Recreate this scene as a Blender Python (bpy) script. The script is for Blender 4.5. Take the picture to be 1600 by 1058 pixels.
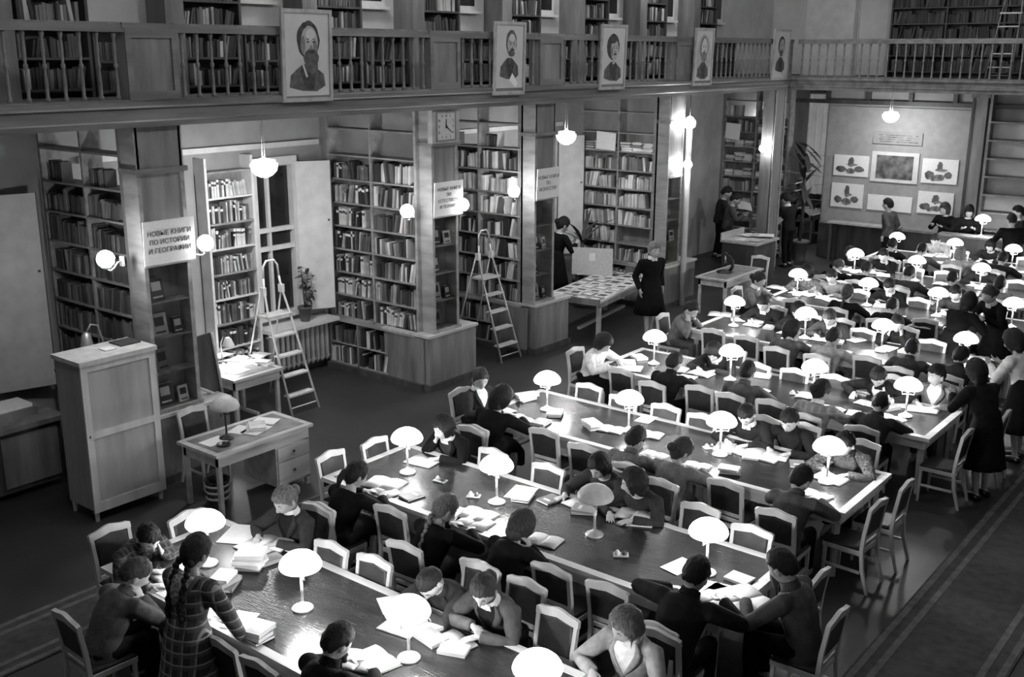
import bpy, math, random
from mathutils import Vector, Matrix, noise
for _o in list(bpy.data.objects): bpy.data.objects.remove(_o)
SC = bpy.context.scene; COL = SC.collection
PI = math.pi; rad = math.radians
rnd = random.Random(11)
# ---------------------------------------------------------------- camera
CAMZ = 5.2
FPX, YAW, PITCH, ROLL = 1660.65, 0.671621, 0.263362, 0.003054      # photograph is 1600 x 1058 pixels
fw = Vector((-math.sin(YAW)*math.cos(PITCH), math.cos(YAW)*math.cos(PITCH), -math.sin(PITCH)))
r0 = Vector((math.cos(YAW), math.sin(YAW), 0)); u0 = r0.cross(fw)
rt = r0*math.cos(ROLL)+u0*math.sin(ROLL); up = -r0*math.sin(ROLL)+u0*math.cos(ROLL)
cd = bpy.data.cameras.new('camera'); cam = bpy.data.objects.new('camera', cd); COL.objects.link(cam)
cd.sensor_width = 36; cd.lens = FPX/1600*36; cd.clip_end = 200
mw = Matrix((rt, up, -fw)).transposed().to_4x4(); mw.translation = (0, 0, CAMZ); cam.matrix_world = mw
SC.camera = cam
def P(px, py, z=0.0):                       # where the sight line through a pixel of the photograph meets height z
    d = fw+rt*((px-800)/FPX)-up*((py-529)/FPX)
    return Vector((0, 0, CAMZ))+d*((z-CAMZ)/d.z)
def PY(px, py, y):
    d = fw+rt*((px-800)/FPX)-up*((py-529)/FPX)
    return Vector((0, 0, CAMZ))+d*(y/d.y)
def PX(px, py, x):
    d = fw+rt*((px-800)/FPX)-up*((py-529)/FPX)
    return Vector((0, 0, CAMZ))+d*(x/d.x)
# ---------------------------------------------------------------- world and exposure
w = bpy.data.worlds.new('world'); SC.world = w; w.use_nodes = True
w.node_tree.nodes['Background'].inputs[0].default_value = (.02, .02, .02, 1)
w.node_tree.nodes['Background'].inputs[1].default_value = .3
vs = SC.view_settings; vs.view_transform = 'Standard'; vs.look = 'None'; vs.gamma = 1; vs.use_curve_mapping = False
vs.exposure = 0.62
TABLE_W = 16                                            # watts of one table lamp
SCONCE_E, PENDANT_E, HALL_E, UPPER_E = 62, 92, 58, 50  # glow of the milk-glass globes and bowls
# ---------------------------------------------------------------- helpers
def tag(o, label=None, cat=None, group=None, kind=None):
    if label: o['label'] = label
    if cat: o['category'] = cat
    if group: o['group'] = group
    if kind: o['kind'] = kind
    return o
def thing(name, label, cat, loc=(0, 0, 0), rz=0, group=None):
    o = bpy.data.objects.new(name, None); COL.objects.link(o); o.location = loc; o.rotation_euler = (0, 0, rz)
    o.empty_display_size = .1
    return tag(o, label, cat, group)
def link(name, me, parent=None, loc=None, rot=None):
    o = bpy.data.objects.new(name, me); COL.objects.link(o)
    if parent: o.parent = parent
    if loc is not None: o.location = loc
    if rot is not None: o.rotation_euler = rot
    return o
def copy_tree(o, parent=None):
    c = o.copy(); COL.objects.link(c)
    if parent: c.parent = parent
    for ch in o.children: copy_tree(ch, c)
    return c
ORD = 'first second third fourth fifth sixth seventh eighth ninth tenth eleventh twelfth thirteenth fourteenth fifteenth sixteenth seventeenth eighteenth nineteenth twentieth'.split()
ORD += ['twenty-'+o for o in ORD[:9]]+['thirtieth']+['thirty-'+o for o in ORD[:9]]
MATS = {}
def mat(name, v, rough=.6, var=.25, scale=6, bump=0, bscale=60, stretch=(1, 1, 1), spec=.4, metal=0, coat=0, emit=0, v2=None):
    m = bpy.data.materials.new(name); MATS[name] = m; m.use_nodes = True
    nt = m.node_tree; N = nt.nodes; L = nt.links; b = N['Principled BSDF']
    b.inputs['Roughness'].default_value = rough; b.inputs['Metallic'].default_value = metal
    b.inputs['Specular IOR Level'].default_value = spec; b.inputs['Coat Weight'].default_value = coat
    b.inputs['Coat Roughness'].default_value = .12
    tc = N.new('ShaderNodeTexCoord'); mp = N.new('ShaderNodeMapping'); L.new(tc.outputs['Object'], mp.inputs[0])
    mp.inputs['Scale'].default_value = stretch
    nz = N.new('ShaderNodeTexNoise'); nz.inputs['Scale'].default_value = scale; nz.inputs['Detail'].default_value = 5
    L.new(mp.outputs[0], nz.inputs['Vector'])
    cr = N.new('ShaderNodeValToRGB'); a = max(0, v*(1-var)); c = v*(1+var) if v2 is None else v2
    cr.color_ramp.elements[0].position = .3; cr.color_ramp.elements[1].position = .7
    cr.color_ramp.elements[0].color = (a, a, a, 1); cr.color_ramp.elements[1].color = (c, c, c, 1)
    L.new(nz.outputs['Fac'], cr.inputs[0]); L.new(cr.outputs[0], b.inputs['Base Color'])
    if bump:
        n2 = N.new('ShaderNodeTexNoise'); n2.inputs['Scale'].default_value = bscale; n2.inputs['Detail'].default_value = 3
        L.new(mp.outputs[0], n2.inputs['Vector'])
        bp = N.new('ShaderNodeBump'); bp.inputs['Strength'].default_value = bump; bp.inputs['Distance'].default_value = .01
        L.new(n2.outputs['Fac'], bp.inputs['Height']); L.new(bp.outputs[0], b.inputs['Normal'])
    if emit:
        b.inputs['Emission Color'].default_value = (1, 1, 1, 1); b.inputs['Emission Strength'].default_value = emit
    return m
def plaid(name, dark, mid, light, px, pz, ax=('X', 'Z')):
    m = mat(name, dark, .9, .2, 40, .3, 300); nt = m.node_tree; N = nt.nodes; L = nt.links
    tc = [n for n in N if n.type == 'TEX_COORD'][0]; se = N.new('ShaderNodeSeparateXYZ'); L.new(tc.outputs['Object'], se.inputs[0])
    def stripe(axis, per, w0, off):
        a = N.new('ShaderNodeMath'); a.operation = 'MULTIPLY_ADD'; L.new(se.outputs[axis], a.inputs[0]); a.inputs[1].default_value = 1/per; a.inputs[2].default_value = off
        f = N.new('ShaderNodeMath'); f.operation = 'FRACT'; L.new(a.outputs[0], f.inputs[0])
        l = N.new('ShaderNodeMath'); l.operation = 'LESS_THAN'; L.new(f.outputs[0], l.inputs[0]); l.inputs[1].default_value = w0
        return l
    last = [l.from_socket for l in nt.links if l.to_socket.name == 'Base Color'][0]
    for axis, per in zip(ax, (px, pz)):
        for w0, off, val in ((.42, .3, mid), (.13, 0, light)):
            mx = N.new('ShaderNodeMix'); mx.data_type = 'RGBA'
            s = stripe(axis, per, w0, off); sc = N.new('ShaderNodeMath'); sc.operation = 'MULTIPLY'; L.new(s.outputs[0], sc.inputs[0]); sc.inputs[1].default_value = .6
            L.new(sc.outputs[0], mx.inputs[0]); L.new(last, mx.inputs[6]); mx.inputs[7].default_value = (val, val, val, 1); last = mx.outputs[2]
    L.new(last, N['Principled BSDF'].inputs['Base Color']); return m
class MB:
    def __init__(s): s.v = []; s.f = []; s.m = []; s.sm = []
    def face(s, idx, mi=0, sm=False): s.f.append(idx); s.m.append(mi); s.sm.append(sm)
    def box(s, x0, x1, y0, y1, z0, z1, mi=0, M=None):
        n = len(s.v)
        for z in (z0, z1):
            for x, y in ((x0, y0), (x1, y0), (x1, y1), (x0, y1)):
                p = Vector((x, y, z)); s.v.append(M @ p if M else p)
        for q in ((3, 2, 1, 0), (4, 5, 6, 7), (0, 1, 5, 4), (1, 2, 6, 5), (2, 3, 7, 6), (3, 0, 4, 7)): s.face([n+i for i in q], mi)
        return s
    def cbox(s, c, sx, sy, sz, mi=0, M=None):
        return s.box(c[0]-sx/2, c[0]+sx/2, c[1]-sy/2, c[1]+sy/2, c[2]-sz/2, c[2]+sz/2, mi, M)
    def rings(s, R, cap=True, mi=0, sm=True, closed=True):
        n = len(s.v); k = len(R[0])
        for r in R: s.v.extend(Vector(p) for p in r)
        for i in range(len(R)-1):
            for j in range(k if closed else k-1):
                a = n+i*k+j; b = n+i*k+(j+1) % k; s.face([a, b, b+k, a+k], mi, sm)
        if cap:
            s.face([n+j for j in range(k)][::-1], mi); e = n+(len(R)-1)*k; s.face([e+j for j in range(k)], mi)
        return s
    def tube(s, pts, r, n=8, mi=0, cap=True, ref=None, sm=True):
        pts = [Vector(p) for p in pts]; R = []; t0 = None
        for i, p in enumerate(pts):
            t = (pts[min(i+1, len(pts)-1)]-pts[max(i-1, 0)]); t = t.normalized() if t.length > 1e-9 else Vector((0, 0, 1))
            if i == 0:
                a = Vector(ref) if ref else (Vector((0, 0, 1)) if abs(t.z) < .9 else Vector((1, 0, 0)))
                u = (a-t*a.dot(t)).normalized()
            else:
                u = (u-t*u.dot(t)); u = u.normalized() if u.length > 1e-6 else t.orthogonal().normalized()
            v = t.cross(u); rr = r[i] if isinstance(r, (list, tuple)) else r
            ru, rv = rr if isinstance(rr, (list, tuple)) else (rr, rr)
            R.append([p+u*(ru*math.cos(2*PI*j/n))+v*(rv*math.sin(2*PI*j/n)) for j in range(n)])
        return s.rings(R, cap, mi, sm)
    def lathe(s, prof, n=16, mi=0, c=(0, 0, 0), cap=False, sm=True):
        return s.rings([[(c[0]+r*math.cos(2*PI*j/n), c[1]+r*math.sin(2*PI*j/n), c[2]+z) for j in range(n)] for r, z in prof], cap, mi, sm)
    def ball(s, c, rx, ry=None, rz=None, n=12, k=8, mi=0, fn=None, M=None):
        ry = ry or rx; rz = rz or rx; R = []
        for i in range(k+1):
            th = PI*(i/k) if 0 < i < k else (0.02 if i == 0 else PI-.02)
            row = []
            for j in range(n):
                d = Vector((math.sin(th)*math.cos(2*PI*j/n), math.sin(th)*math.sin(2*PI*j/n), -math.cos(th)))
                q = fn(d) if fn else Vector((d.x*rx, d.y*ry, d.z*rz))
                q = q+Vector(c); row.append(M @ q if M else q)
            R.append(row)
        return s.rings(R, True, mi, True)
    def prism(s, poly, h, axis='z', o=0, mi=0, M=None):    # poly 2D counter-clockwise, extruded o..o+h
        n = len(s.v); k = len(poly)
        for d in (o, o+h):
            for a, b in poly:
                p = Vector((a, b, d)) if axis == 'z' else (Vector((a, d, b)) if axis == 'y' else Vector((d, a, b)))
                s.v.append(M @ p if M else p)
        s.face([n+j for j in range(k)][::-1], mi); s.face([n+k+j for j in range(k)], mi)
        for j in range(k):
            a = n+j; b = n+(j+1) % k; s.face([a, b, b+k, a+k], mi)
        return s
    def mesh(s, name, mats):
        me = bpy.data.meshes.new(name); me.from_pydata([tuple(p) for p in s.v], [], s.f)
        for m in (mats if isinstance(mats, (list, tuple)) else [mats]): me.materials.append(MATS[m] if isinstance(m, str) else m)
        me.polygons.foreach_set('material_index', s.m); me.polygons.foreach_set('use_smooth', s.sm); me.update()
        return me
    def build(s, name, mats, parent=None, loc=None, rot=None): return link(name, s.mesh(name, mats), parent, loc, rot)
def bx(name, m, b, parent=None, **k):
    return MB().box(*b).build(name, m, parent, **k)
def remesh(objs, vox, smooth=3):
    out = []
    for o, v in zip(objs, vox):
        md = o.modifiers.new('r', 'REMESH'); md.mode = 'VOXEL'; md.voxel_size = v; md.use_smooth_shade = True
        sm = o.modifiers.new('s', 'SMOOTH'); sm.factor = .5; sm.iterations = smooth
    dg = bpy.context.evaluated_depsgraph_get()
    for o in objs:
        me = bpy.data.meshes.new_from_object(o.evaluated_get(dg)); old = o.data
        o.modifiers.clear(); o.data = me; me.name = old.name
        if not me.materials:
            for m in old.materials: me.materials.append(m)
        bpy.data.meshes.remove(old)
def text(name, body, size, m, parent, loc, rot, align='CENTER', depth=.001):
    c = bpy.data.curves.new(name, 'FONT'); c.body = body; c.size = size; c.align_x = align; c.extrude = depth; c.resolution_u = 2; c.space_line = 1.25
    t = bpy.data.objects.new(name, c); COL.objects.link(t)
    me = bpy.data.meshes.new_from_object(t.evaluated_get(bpy.context.evaluated_depsgraph_get()))
    bpy.data.objects.remove(t); bpy.data.curves.remove(c); me.materials.clear(); me.materials.append(MATS[m])
    return link(name, me, parent, loc, rot)
def light(parent, loc, watt, r=.05, name='light'):
    l = bpy.data.lights.new(name, 'POINT'); l.energy = watt; l.shadow_soft_size = r; l.color = (1, 1, 1)
    o = bpy.data.objects.new(name, l); COL.objects.link(o); o.parent = parent; o.location = loc; return o
# ---------------------------------------------------------------- materials
mat('wood_column', .175, .5, .35, 3, .15, 40, (2, 2, .3), coat=.15)
mat('wood_dark', .055, .5, .4, 3, .15, 40, (2, 2, .3))
mat('wood_shelf', .25, .6, .3, 4, .1, 50, (.5, 2, 2))
mat('wood_cabinet', .36, .55, .18, 2.5, .1, 60, (3, 3, .4))
mat('wood_cabinet_frame', .55, .5, .15, 3, .1, 60, (3, 3, .4))
mat('wood_desk', .42, .45, .25, 3, .1, 50, (3, .4, 3))
mat('wood_chair', .54, .45, .2, 6, .1, 60, (1, 1, .3))
mat('wood_rim', .54, .38, .22, 4, .1, 60, (.3, 2, 2))
mat('wood_gallery', .15, .5, .4, 3, .2, 40, (2, .25, 2))
mat('wood_baluster', .17, .5, .3, 8)
mat('table_top', .011, .23, .7, 5, .5, 26, (.3, 2.2, 1), spec=.45, coat=.12)
mat('leather', .02, .45, .3, 12, .25, 120, spec=.35)
mat('leather_front', .03, .42, .3, 12, .25, 120, spec=.4)
mat('floor', .034, .45, .5, 1.3, .08, 30, (.6, .6, 1), spec=.4)
mat('runner', .05, .95, .3, 9, .4, 200); mat('runner_stripe', .11, .95, .3, 9, .4, 200)
mat('wall_white', .52, .8, .12, 2, .05, 30); mat('wall_grey', .30, .8, .15, 2, .05, 30); mat('wall_dark', .10, .8, .2, 2)
mat('plaster', .62, .85, .08, 1.5)
mat('white_paint', .60, .5, .1, 5); mat('grey_paint', .36, .55, .12, 5)
mat('paper', .74, .8, .06, 30); mat('paper_grey', .5, .8, .12, 30); mat('page_text', .62, .8, .22, 180, stretch=(1, 6, 1))
mat('ink', .02, .6, .2, 5)
mat('chrome', .55, .22, .1, 5, metal=1); mat('brass_dark', .05, .3, .2, 8, metal=.4); mat('metal_pale', .6, .35, .1, 5, metal=.6)
mat('black_iron', .012, .35, .3, 8)
mat('lamp_glass', .8, .35, .02, 3, emit=2.2); mat('lamp_glass_off', .5, .4, .1, 20)
mat('globe_glass', .8, .3, .02, 3, emit=SCONCE_E); mat('bowl_glass', .8, .3, .02, 3, emit=PENDANT_E); mat('hall_glass', .8, .3, .02, 3, emit=HALL_E); mat('gallery_glass', .8, .3, .02, 3, emit=UPPER_E); mat('bulb_glass', .8, .3, .02, 3, emit=9)
mat('night_glass', .02, .12, .4, 2, spec=.5)
mat('case_glass', .06, .08, .3, 3, spec=.5)
for n, v in (('black', .006), ('dark', .013), ('charcoal', .03), ('grey', .075), ('midgrey', .15), ('lightgrey', .29), ('white', .68)):
    mat('cloth_'+n, v, .9, .25, 14, .45, 22, spec=.12)
mat('kerchief', .03, .9, .9, 45, .2, 80, v2=.5); mat('cloth_knit', .12, .95, .7, 70, .6, 120); mat('cloth_mottle', .06, .95, 1.0, 40, .5, 80)
plaid('cloth_plaid', .035, .10, .42, .085, .095); plaid('cloth_check', .16, .24, .38, .09, .10); plaid('cloth_plaid_dark', .012, .035, .11, .05, .055)
mat('skin', .42, .5, .08, 10, .06, 90); mat('lips', .16, .5, .1, 10); mat('eye_dark', .015, .3, .1, 10)
for n, v in (('black', .006), ('dark', .013), ('brown', .04), ('fair', .17), ('grey', .32)):
    mat('hair_'+n, v, .5, .6, 30, .9, 70, (3, 3, .6), spec=.3)
BT = [.025, .05, .09, .16, .28, .42, .58, .7]
for i, v in enumerate(BT): mat('book_%d' % i, v, .6, .3, 3, .1, 40)
mat('leaf', .045, .5, .4, 8); mat('clay', .09, .7, .3, 6); mat('soil', .02, .9, .3, 20)
mat('frame_pale', .34, .5, .2, 6); mat('portrait_paper', .50, .8, .08, 3); mat('draw_dark', .045, .8, .5, 14); mat('draw_mid', .17, .8, .3, 10); mat('draw_light', .36, .8, .15, 8); mat('draw_grey', .09, .8, .4, 12)
mat('picture_dark', .03, .6, .6, 5, v2=.22); mat('picture_mid', .10, .6, .7, 8, v2=.3); mat('banner', .27, .8, .1, 5)
mat('board_panel', .30, .85, .1, 6, .1, 200); mat('radiator', .42, .45, .15, 8); mat('cloth_curtain', .6, .9, .1, 3)
# ---------------------------------------------------------------- the setting
XG = -11.0; YB = 24.35; XW = -13.5; YW = 26.85
def struct(name, m, b, parent=None): return tag(bx(name, m, b, parent), kind='structure')
tag(struct('floor', 'floor', (-16, 2, -3, 33, -.1, 0)), 'dark polished floor of the reading hall')
struct('ceiling', 'plaster', (-16, 2, -3, 33, 8.6, 8.7))
struct('wall_left', 'wall_grey', (XW-.2, XW, -3, 33, 0, 4.4))
struct('wall_left_upper', 'wall_white', (-13.05, -12.85, -3, 33, 4.66, 8.6))
struct('wall_back', 'wall_grey', (XG, 2, YW, YW+.2, 0, 4.4))
struct('wall_back_upper', 'wall_white', (-13, 2, 27.2, 27.4, 4.66, 8.6))
struct('wall_far_aisle', 'wall_white', (-16, XG, 32.8, 33, 0, 4.4))
struct('wall_right', 'wall_grey', (2, 2.2, -3, 27.4, 0, 8.6))
struct('wall_front', 'wall_grey', (-16, 2, -3.2, -3, 0, 8.6))
struct('gallery_floor_left', 'wood_gallery', (-13.7, XG+.02, -3, 33, 4.4, 4.64))
struct('gallery_floor_back', 'wood_gallery', (XG+.02, 2, YB, 27.4, 4.4, 4.64))
prof = [(0, 4.36), (.05, 4.36), (.05, 4.42), (.08, 4.44), (.08, 4.47), (.05, 4.5), (.05, 4.56), (.09, 4.58), (.12, 4.6), (.12, 4.645), (.06, 4.66), (0, 4.67)]
m = MB(); m.prism([(XG+a, b) for a, b in prof][::1], 27.5, 'y', -3.1); tag(m.build('trim_1', 'wood_gallery'), kind='structure')
m = MB(); m.prism([(YB-a, b) for a, b in prof][::-1], 13, 'x', XG); tag(m.build('trim_2', 'wood_gallery'), kind='structure')
struct('trim_8', 'wood_dark', (-12, 2, YW-.12, YW, 3.96, 4.06)); struct('trim_9', 'white_paint', (XW, XW+.08, 7.6, 11.8, 3.74, 3.82))
struct('trim_10', 'white_paint', (XW, XW+.08, 15.1, 18.6, 3.7, 3.78))
for i, x in enumerate((-11.0, -9.95, -8.9, -7.85)): struct('trim_%d' % (11+i), 'wood_dark', (x-.05, x+.05, YW-.1, YW, 4.06, 4.4))
struct('baseboard_back', 'wood_dark', (XG, -3, YW-.06, YW, 0, .93))
struct('baseboard_left', 'wood_dark', (XW, XW+.04, 7.6, 11.8, 0, .2))
# runners
def runner(x0, x1, label):
    t = thing('carpet_runner', label, 'carpet'); y0, y1 = -2, 24
    bx('carpet_field', 'runner', (x0, x1, y0, y1, 0, .012), t)
    for a in (x0+.02, x0+.16, x1-.22, x1-.08): bx('border_stripe', 'runner_stripe', (a, a+.06, y0, y1, .008, .0145), t)
runner(-2.8, -1.68, 'striped carpet runner in the aisle right of the tables'); runner(-9.3, -8.42, 'dark striped carpet runner left of the reading tables')
# ---------------------------------------------------------------- balustrades of the gallery
pr = [(.016, 0), (.03, .0), (.03, .04), (.018, .06), (.021, .2), (.014, .34), (.026, .36), (.026, .39), (.014, .41), (.021, .55), (.016, .66), (.028, .7), (.028, .745)]
bal = MB().lathe(pr, 8).mesh('baluster', 'wood_baluster')
def balustrade(a, b, axis, label):
    t = thing('balustrade', label, 'railing', group='gallery balustrade sections')
    q = lambda u0, u1, v0, v1, z0, z1: (XG+v0, XG+v1, u0, u1, z0, z1) if axis == 'y' else (u0, u1, YB-v1, YB-v0, z0, z1)
    bx('top_rail', 'wood_gallery', q(a, b, -.05, .07, 5.40, 5.48), t); bx('hand_moulding', 'wood_baluster', q(a, b, -.03, .05, 5.48, 5.505), t)
    bx('bottom_rail', 'wood_gallery', q(a, b, -.04, .06, 4.64, 4.672), t)
    n = max(1, int((b-a)/.2)); s = (b-a)/n
    for i in range(n):
        u = a+s*(i+.5); link('baluster', bal, t, (XG+.01, u, 4.665) if axis == 'y' else (u, YB-.01, 4.665))
PED = [7.2, 12.15, 14.8, 19.25, 24.1]
for i, y in enumerate(PED):
    t = thing('balustrade_pedestal', ['panelled wooden gallery post above the history sign', 'wooden gallery post above the square clock', 'wooden gallery post right of the bald man portrait', 'wooden gallery post left of the fourth portrait', 'wooden gallery post at the far corner'][i], 'post')
    hw = .33 if i < 4 else .2
    bx('core', 'wood_column', (XG-.16, XG+.05, y-hw, y+hw, 4.64, 5.44), t); bx('cap', 'wood_gallery', (XG-.18, XG+.08, y-hw-.03, y+hw+.03, 5.44, 5.5), t)
    for a, b in ((-hw, -hw+.07), (hw-.07, hw)): bx('stile', 'wood_gallery', (XG+.05, XG+.075, y+a, y+b, 4.66, 5.44), t)
    for a, b in ((4.66, 4.76), (5.34, 5.44)): bx('rail', 'wood_gallery', (XG+.05, XG+.075, y-hw+.07, y+hw-.07, a, b), t)
ys = [2.0]+PED; lab = ['gallery railing at the far left of the picture', 'gallery railing with the long-bearded portrait', 'short gallery railing between clock post and bald portrait', 'gallery railing with the long-haired portrait', 'gallery railing with the last two portraits']
for i in range(5): balustrade(ys[i]+.33, ys[i+1]-(.33 if i < 4 else .2), 'y', lab[i])
balustrade(XG+.2, -2.6, 'x', 'gallery railing across the back wall')
# ---------------------------------------------------------------- books on shelves
UB = {}
def unit_book(k):
    if k not in UB:
        b = MB(); b.box(0, .10, -1, 0, 0, 1, 0); b.box(.9, 1, -1, 0, 0, 1, 0); b.box(.1, .9, -.04, .03, 0, 1, 0); b.box(.1, .9, -.97, -.04, .02, .98, 1)
        if k % 3 == 0: b.box(-.01, 1.01, -.1, .035, .72, .86, 2)
        UB[k] = b.mesh('book', ['book_%d' % k, 'paper_grey', 'book_%d' % (7-k)])
    return UB[k]
STUFF = MB(); INDIV = [0]
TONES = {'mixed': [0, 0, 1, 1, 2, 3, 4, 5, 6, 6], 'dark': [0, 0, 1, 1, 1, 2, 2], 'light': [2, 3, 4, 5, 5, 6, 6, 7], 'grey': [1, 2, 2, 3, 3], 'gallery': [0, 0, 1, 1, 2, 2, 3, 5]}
def tone_word(k): return 'dark' if k < 3 else ('grey' if k < 5 else 'pale')
def fill(org, u, n, length, h, tone='mixed', indiv=None, fillf=.96, seed=0, depth=.2, hmax=.3, thick=(.02, .05)):
    r = random.Random(seed*7919+13); u = Vector(u); n = Vector(n); z = Vector((0, 0, 1)); x = 0; run = 0; k = 0; hh = .2; d = depth
    end = length*fillf; lean = 0; num = 0
    while x < end:
        if run <= 0:
            run = r.choice([1, 1, 2, 3, 5, 8]); k = r.choice(TONES[tone]); hh = min(h*.94, r.uniform(.55, .9)*hmax/.9+.02); d = r.uniform(.75, 1)*depth; tk = r.uniform(*thick)
            lean = r.choice([0, 0, 0, .05, .1, .2, -.12]) if x > .05 else 0
            if r.random() < .10: x += r.uniform(.03, .1)
        run -= 1
        t = tk*r.uniform(.85, 1.15); hb = min(hh*r.uniform(.9, 1.06), h*.95); kk = k if r.random() < .5 else r.choice(TONES[tone]); dd = d*r.uniform(.9, 1.0)
        if lean: x += abs(math.sin(lean))*hb*.02
        if x+t+abs(math.sin(lean))*hb*.6 > length: break
        o = Vector(org)+u*x; c, s = math.cos(lean), math.sin(lean)
        U = u*c-z*s; Z = z*c+u*s; o = o+z*(max(0, t*s))-n*(r.uniform(0, .03))
        M = Matrix(((U.x*t, n.x*dd, Z.x*hb, o.x), (U.y*t, n.y*dd, Z.y*hb, o.y), (U.z*t, n.z*dd, Z.z*hb, o.z), (0, 0, 0, 1)))
        if indiv and INDIV[0] < 300:
            INDIV[0] += 1; bk = link('shelf_book', unit_book(kk)); bk.matrix_world = M; bk['category'] = 'book'
            bk['label'] = '%s %s book, %s from left, %s' % (('slim' if t < .034 else 'thick' if t > .05 else 'leaning' if lean else 'upright'), tone_word(kk), ORD[num], indiv); bk['group'] = 'books on the '+indiv; num += 1
        else:
            STUFF.box(0, 1, -1, .02, 0, 1, kk, M)
        x += t*1.02+.002
        if lean and run == 0: x += abs(math.sin(lean))*hb*.5
def pile(org, n, u, k=6, seed=0, w=.24, d=.18):       # loose papers and flat books as shelf filling
    r = random.Random(seed); z = org[2]
    for i in range(n):
        h = r.uniform(.012, .036); M = Matrix.Translation((org[0]+r.uniform(-.02, .02), org[1]+r.uniform(-.02, .02), z)) @ Matrix.Rotation(r.uniform(-.2, .2), 4, 'Z')
        STUFF.box(-w/2, w/2, -d/2, d/2, 0, h, r.choice([k, 5, 6, 7, 3]), M); z += h
# ---------------------------------------------------------------- bookcases standing across the bays
Z0 = .9; DZ = .385
def bookcase(y, x0, x1, label, names, tone, rows=7, cols=2, indiv=None, seed=0, base=True, dep=.28, floorrows=2, top=4.36):
    t = thing('bookcase', label, 'bookcase'); ym = y+dep
    for a in (x0, x1-.05): bx('side_panel', 'wood_shelf', (a, a+.05, y, ym, Z0 if base else 0, top), t)
    cw = (x1-x0)/cols
    for c in range(1, cols): bx('divider', 'wood_shelf', (x0+cw*c-.02, x0+cw*c+.02, y, ym, Z0 if base else 0, top), t)
    zs = [Z0+DZ*i for i in range(rows)] if base else [.12+DZ*i for i in range(rows+2)]
    zt = zs[-1]+DZ
    bx('back_panel', 'wood_column', (x0, x1, ym, ym+.02, .0, zt), t)
    for c in range(cols):
        xa = x0+cw*c+(.05 if c == 0 else .02); xb = x0+cw*(c+1)-(.05 if c == cols-1 else .02)
        for i, z in enumerate(zs+[zt, zt+.42]):
            if z > top-.1: continue
            bx('shelf', 'wood_shelf', (xa, xb, y-.01, ym, z-.025, z), t)
            if i >= len(zs):
                if i == len(zs) and seed % 2: fill((xa+.1, y+.02, z), (1, 0, 0), (0, -1, 0), .35, .3, tone, None, seed=seed*50+i*7+c, depth=.0001+.2)
                continue
            lb = None
            if indiv: lb = '%s shelf down, %s half of %s' % (ORD[len(zs)-1-i], 'left' if c == 0 else 'right', indiv)
            tn = names.get((c, i), tone)
            if tn == 'pile':
                for q in range(3): pile((xa+.15+q*.27, y+.11, z), 8, None, 7, seed*31+i*5+c+q)
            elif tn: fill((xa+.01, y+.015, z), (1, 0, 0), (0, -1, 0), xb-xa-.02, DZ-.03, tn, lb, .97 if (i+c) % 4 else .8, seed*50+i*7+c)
    if base:
        xl, xr = x0, x1-.1; yb = y-.12
        bx('base_top', 'wood_shelf', (xl, x1+.02, yb-.02, ym, Z0-.06, Z0-.03), t)
        for a in (xl, xr-.5, xr): bx('base_panel', 'wood_column', (a, a+.04, yb, ym, .0, Z0-.06), t)
        bx('base_front_panel', 'wood_column', (xr-.46, xr+.3, yb-.005, yb+.02, .0, Z0-.06), t)
        bx('plinth', 'wood_dark', (xl, xr+.3, yb-.06, ym, 0, .1), t)
        mid = (xl+xr-.5)/2; bx('base_divider', 'wood_column', (mid-.015, mid+.015, yb, ym, .1, Z0-.06), t)
        for z in (.12, .47):
            bx('base_shelf', 'wood_shelf', (xl+.04, xr-.5, yb, ym, z-.02, z), t)
            for a, b in ((xl+.05, mid-.02), (mid+.02, xr-.52)):
                lb = ('%s base row, %s half of %s' % ('lower' if z < .3 else 'upper', 'left' if a < mid-.1 else 'right', indiv)) if indiv else None
                fill((a, yb+.01, z), (1, 0, 0), (0, -1, 0), b-a, .3, tone, lb, .95, seed*50+int(z*100)+int(a*-10))
    return t
def end_column(y0, y1, by0, by1, label, sign, zc=Z0+.06, bh=Z0):     # column that closes a bookcase towards the hall, with a glazed display case
    t = thing('display_column', label, 'column'); xf = XG-.06
    bx('base_block', 'wood_column', (XG-1.0, XG, by0, by1, .1, bh-.04), t); bx('base_top', 'wood_desk', (XG-1.02, XG+.03, by0-.03, by1+.03, bh-.04, bh), t); bx('plinth', 'wood_dark', (XG-1.02, XG+.04, by0-.04, by1+.04, 0, .1), t)
    bx('shaft', 'wood_column', (XG-.42, XG-.27, y0+.012, y1-.012, bh, 4.4), t)
    for a in (y0, y1-.05): bx('corner_post', 'wood_shelf', (XG-.34, xf+.02, a, a+.05, bh, 4.4), t)
    bx('upper_panel', 'wood_column', (XG-.26, xf, y0+.05, y1-.05, 2.78, 3.82), t); bx('capital_moulding', 'wood_gallery', (XG-.36, xf+.06, y0-.03, y1+.03, 3.82, 3.88), t)
    bx('capital_panel', 'wood_column', (XG-.26, xf+.02, y0+.02, y1-.02, 3.88, 4.4), t)
    bx('case_head', 'wood_shelf', (XG-.26, xf+.03, y0-.008, y1+.008, 2.72, 2.78), t)
    bx('case_sill', 'wood_shelf', (XG-.26, xf+.05, y0-.02, y1+.02, bh, bh+.05), t)
    zs = [bh+.05, bh+.5, bh+.94, bh+1.38]
    for z in zs[1:]: bx('case_shelf', 'wood_shelf', (XG-.25, xf-.01, y0+.05, y1-.05, z-.02, z), t)
    g = MB().box(xf+.0, xf+.004, y0+.05, y1-.05, bh+.05, 2.72); return t, zs, xf
mat('vitrine_glass', .9, .03, .0, 3)
_b = MATS['vitrine_glass'].node_tree.nodes['Principled BSDF']; _b.inputs['Transmission Weight'].default_value = 1; _b.inputs['IOR'].default_value = 1.08
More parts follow.
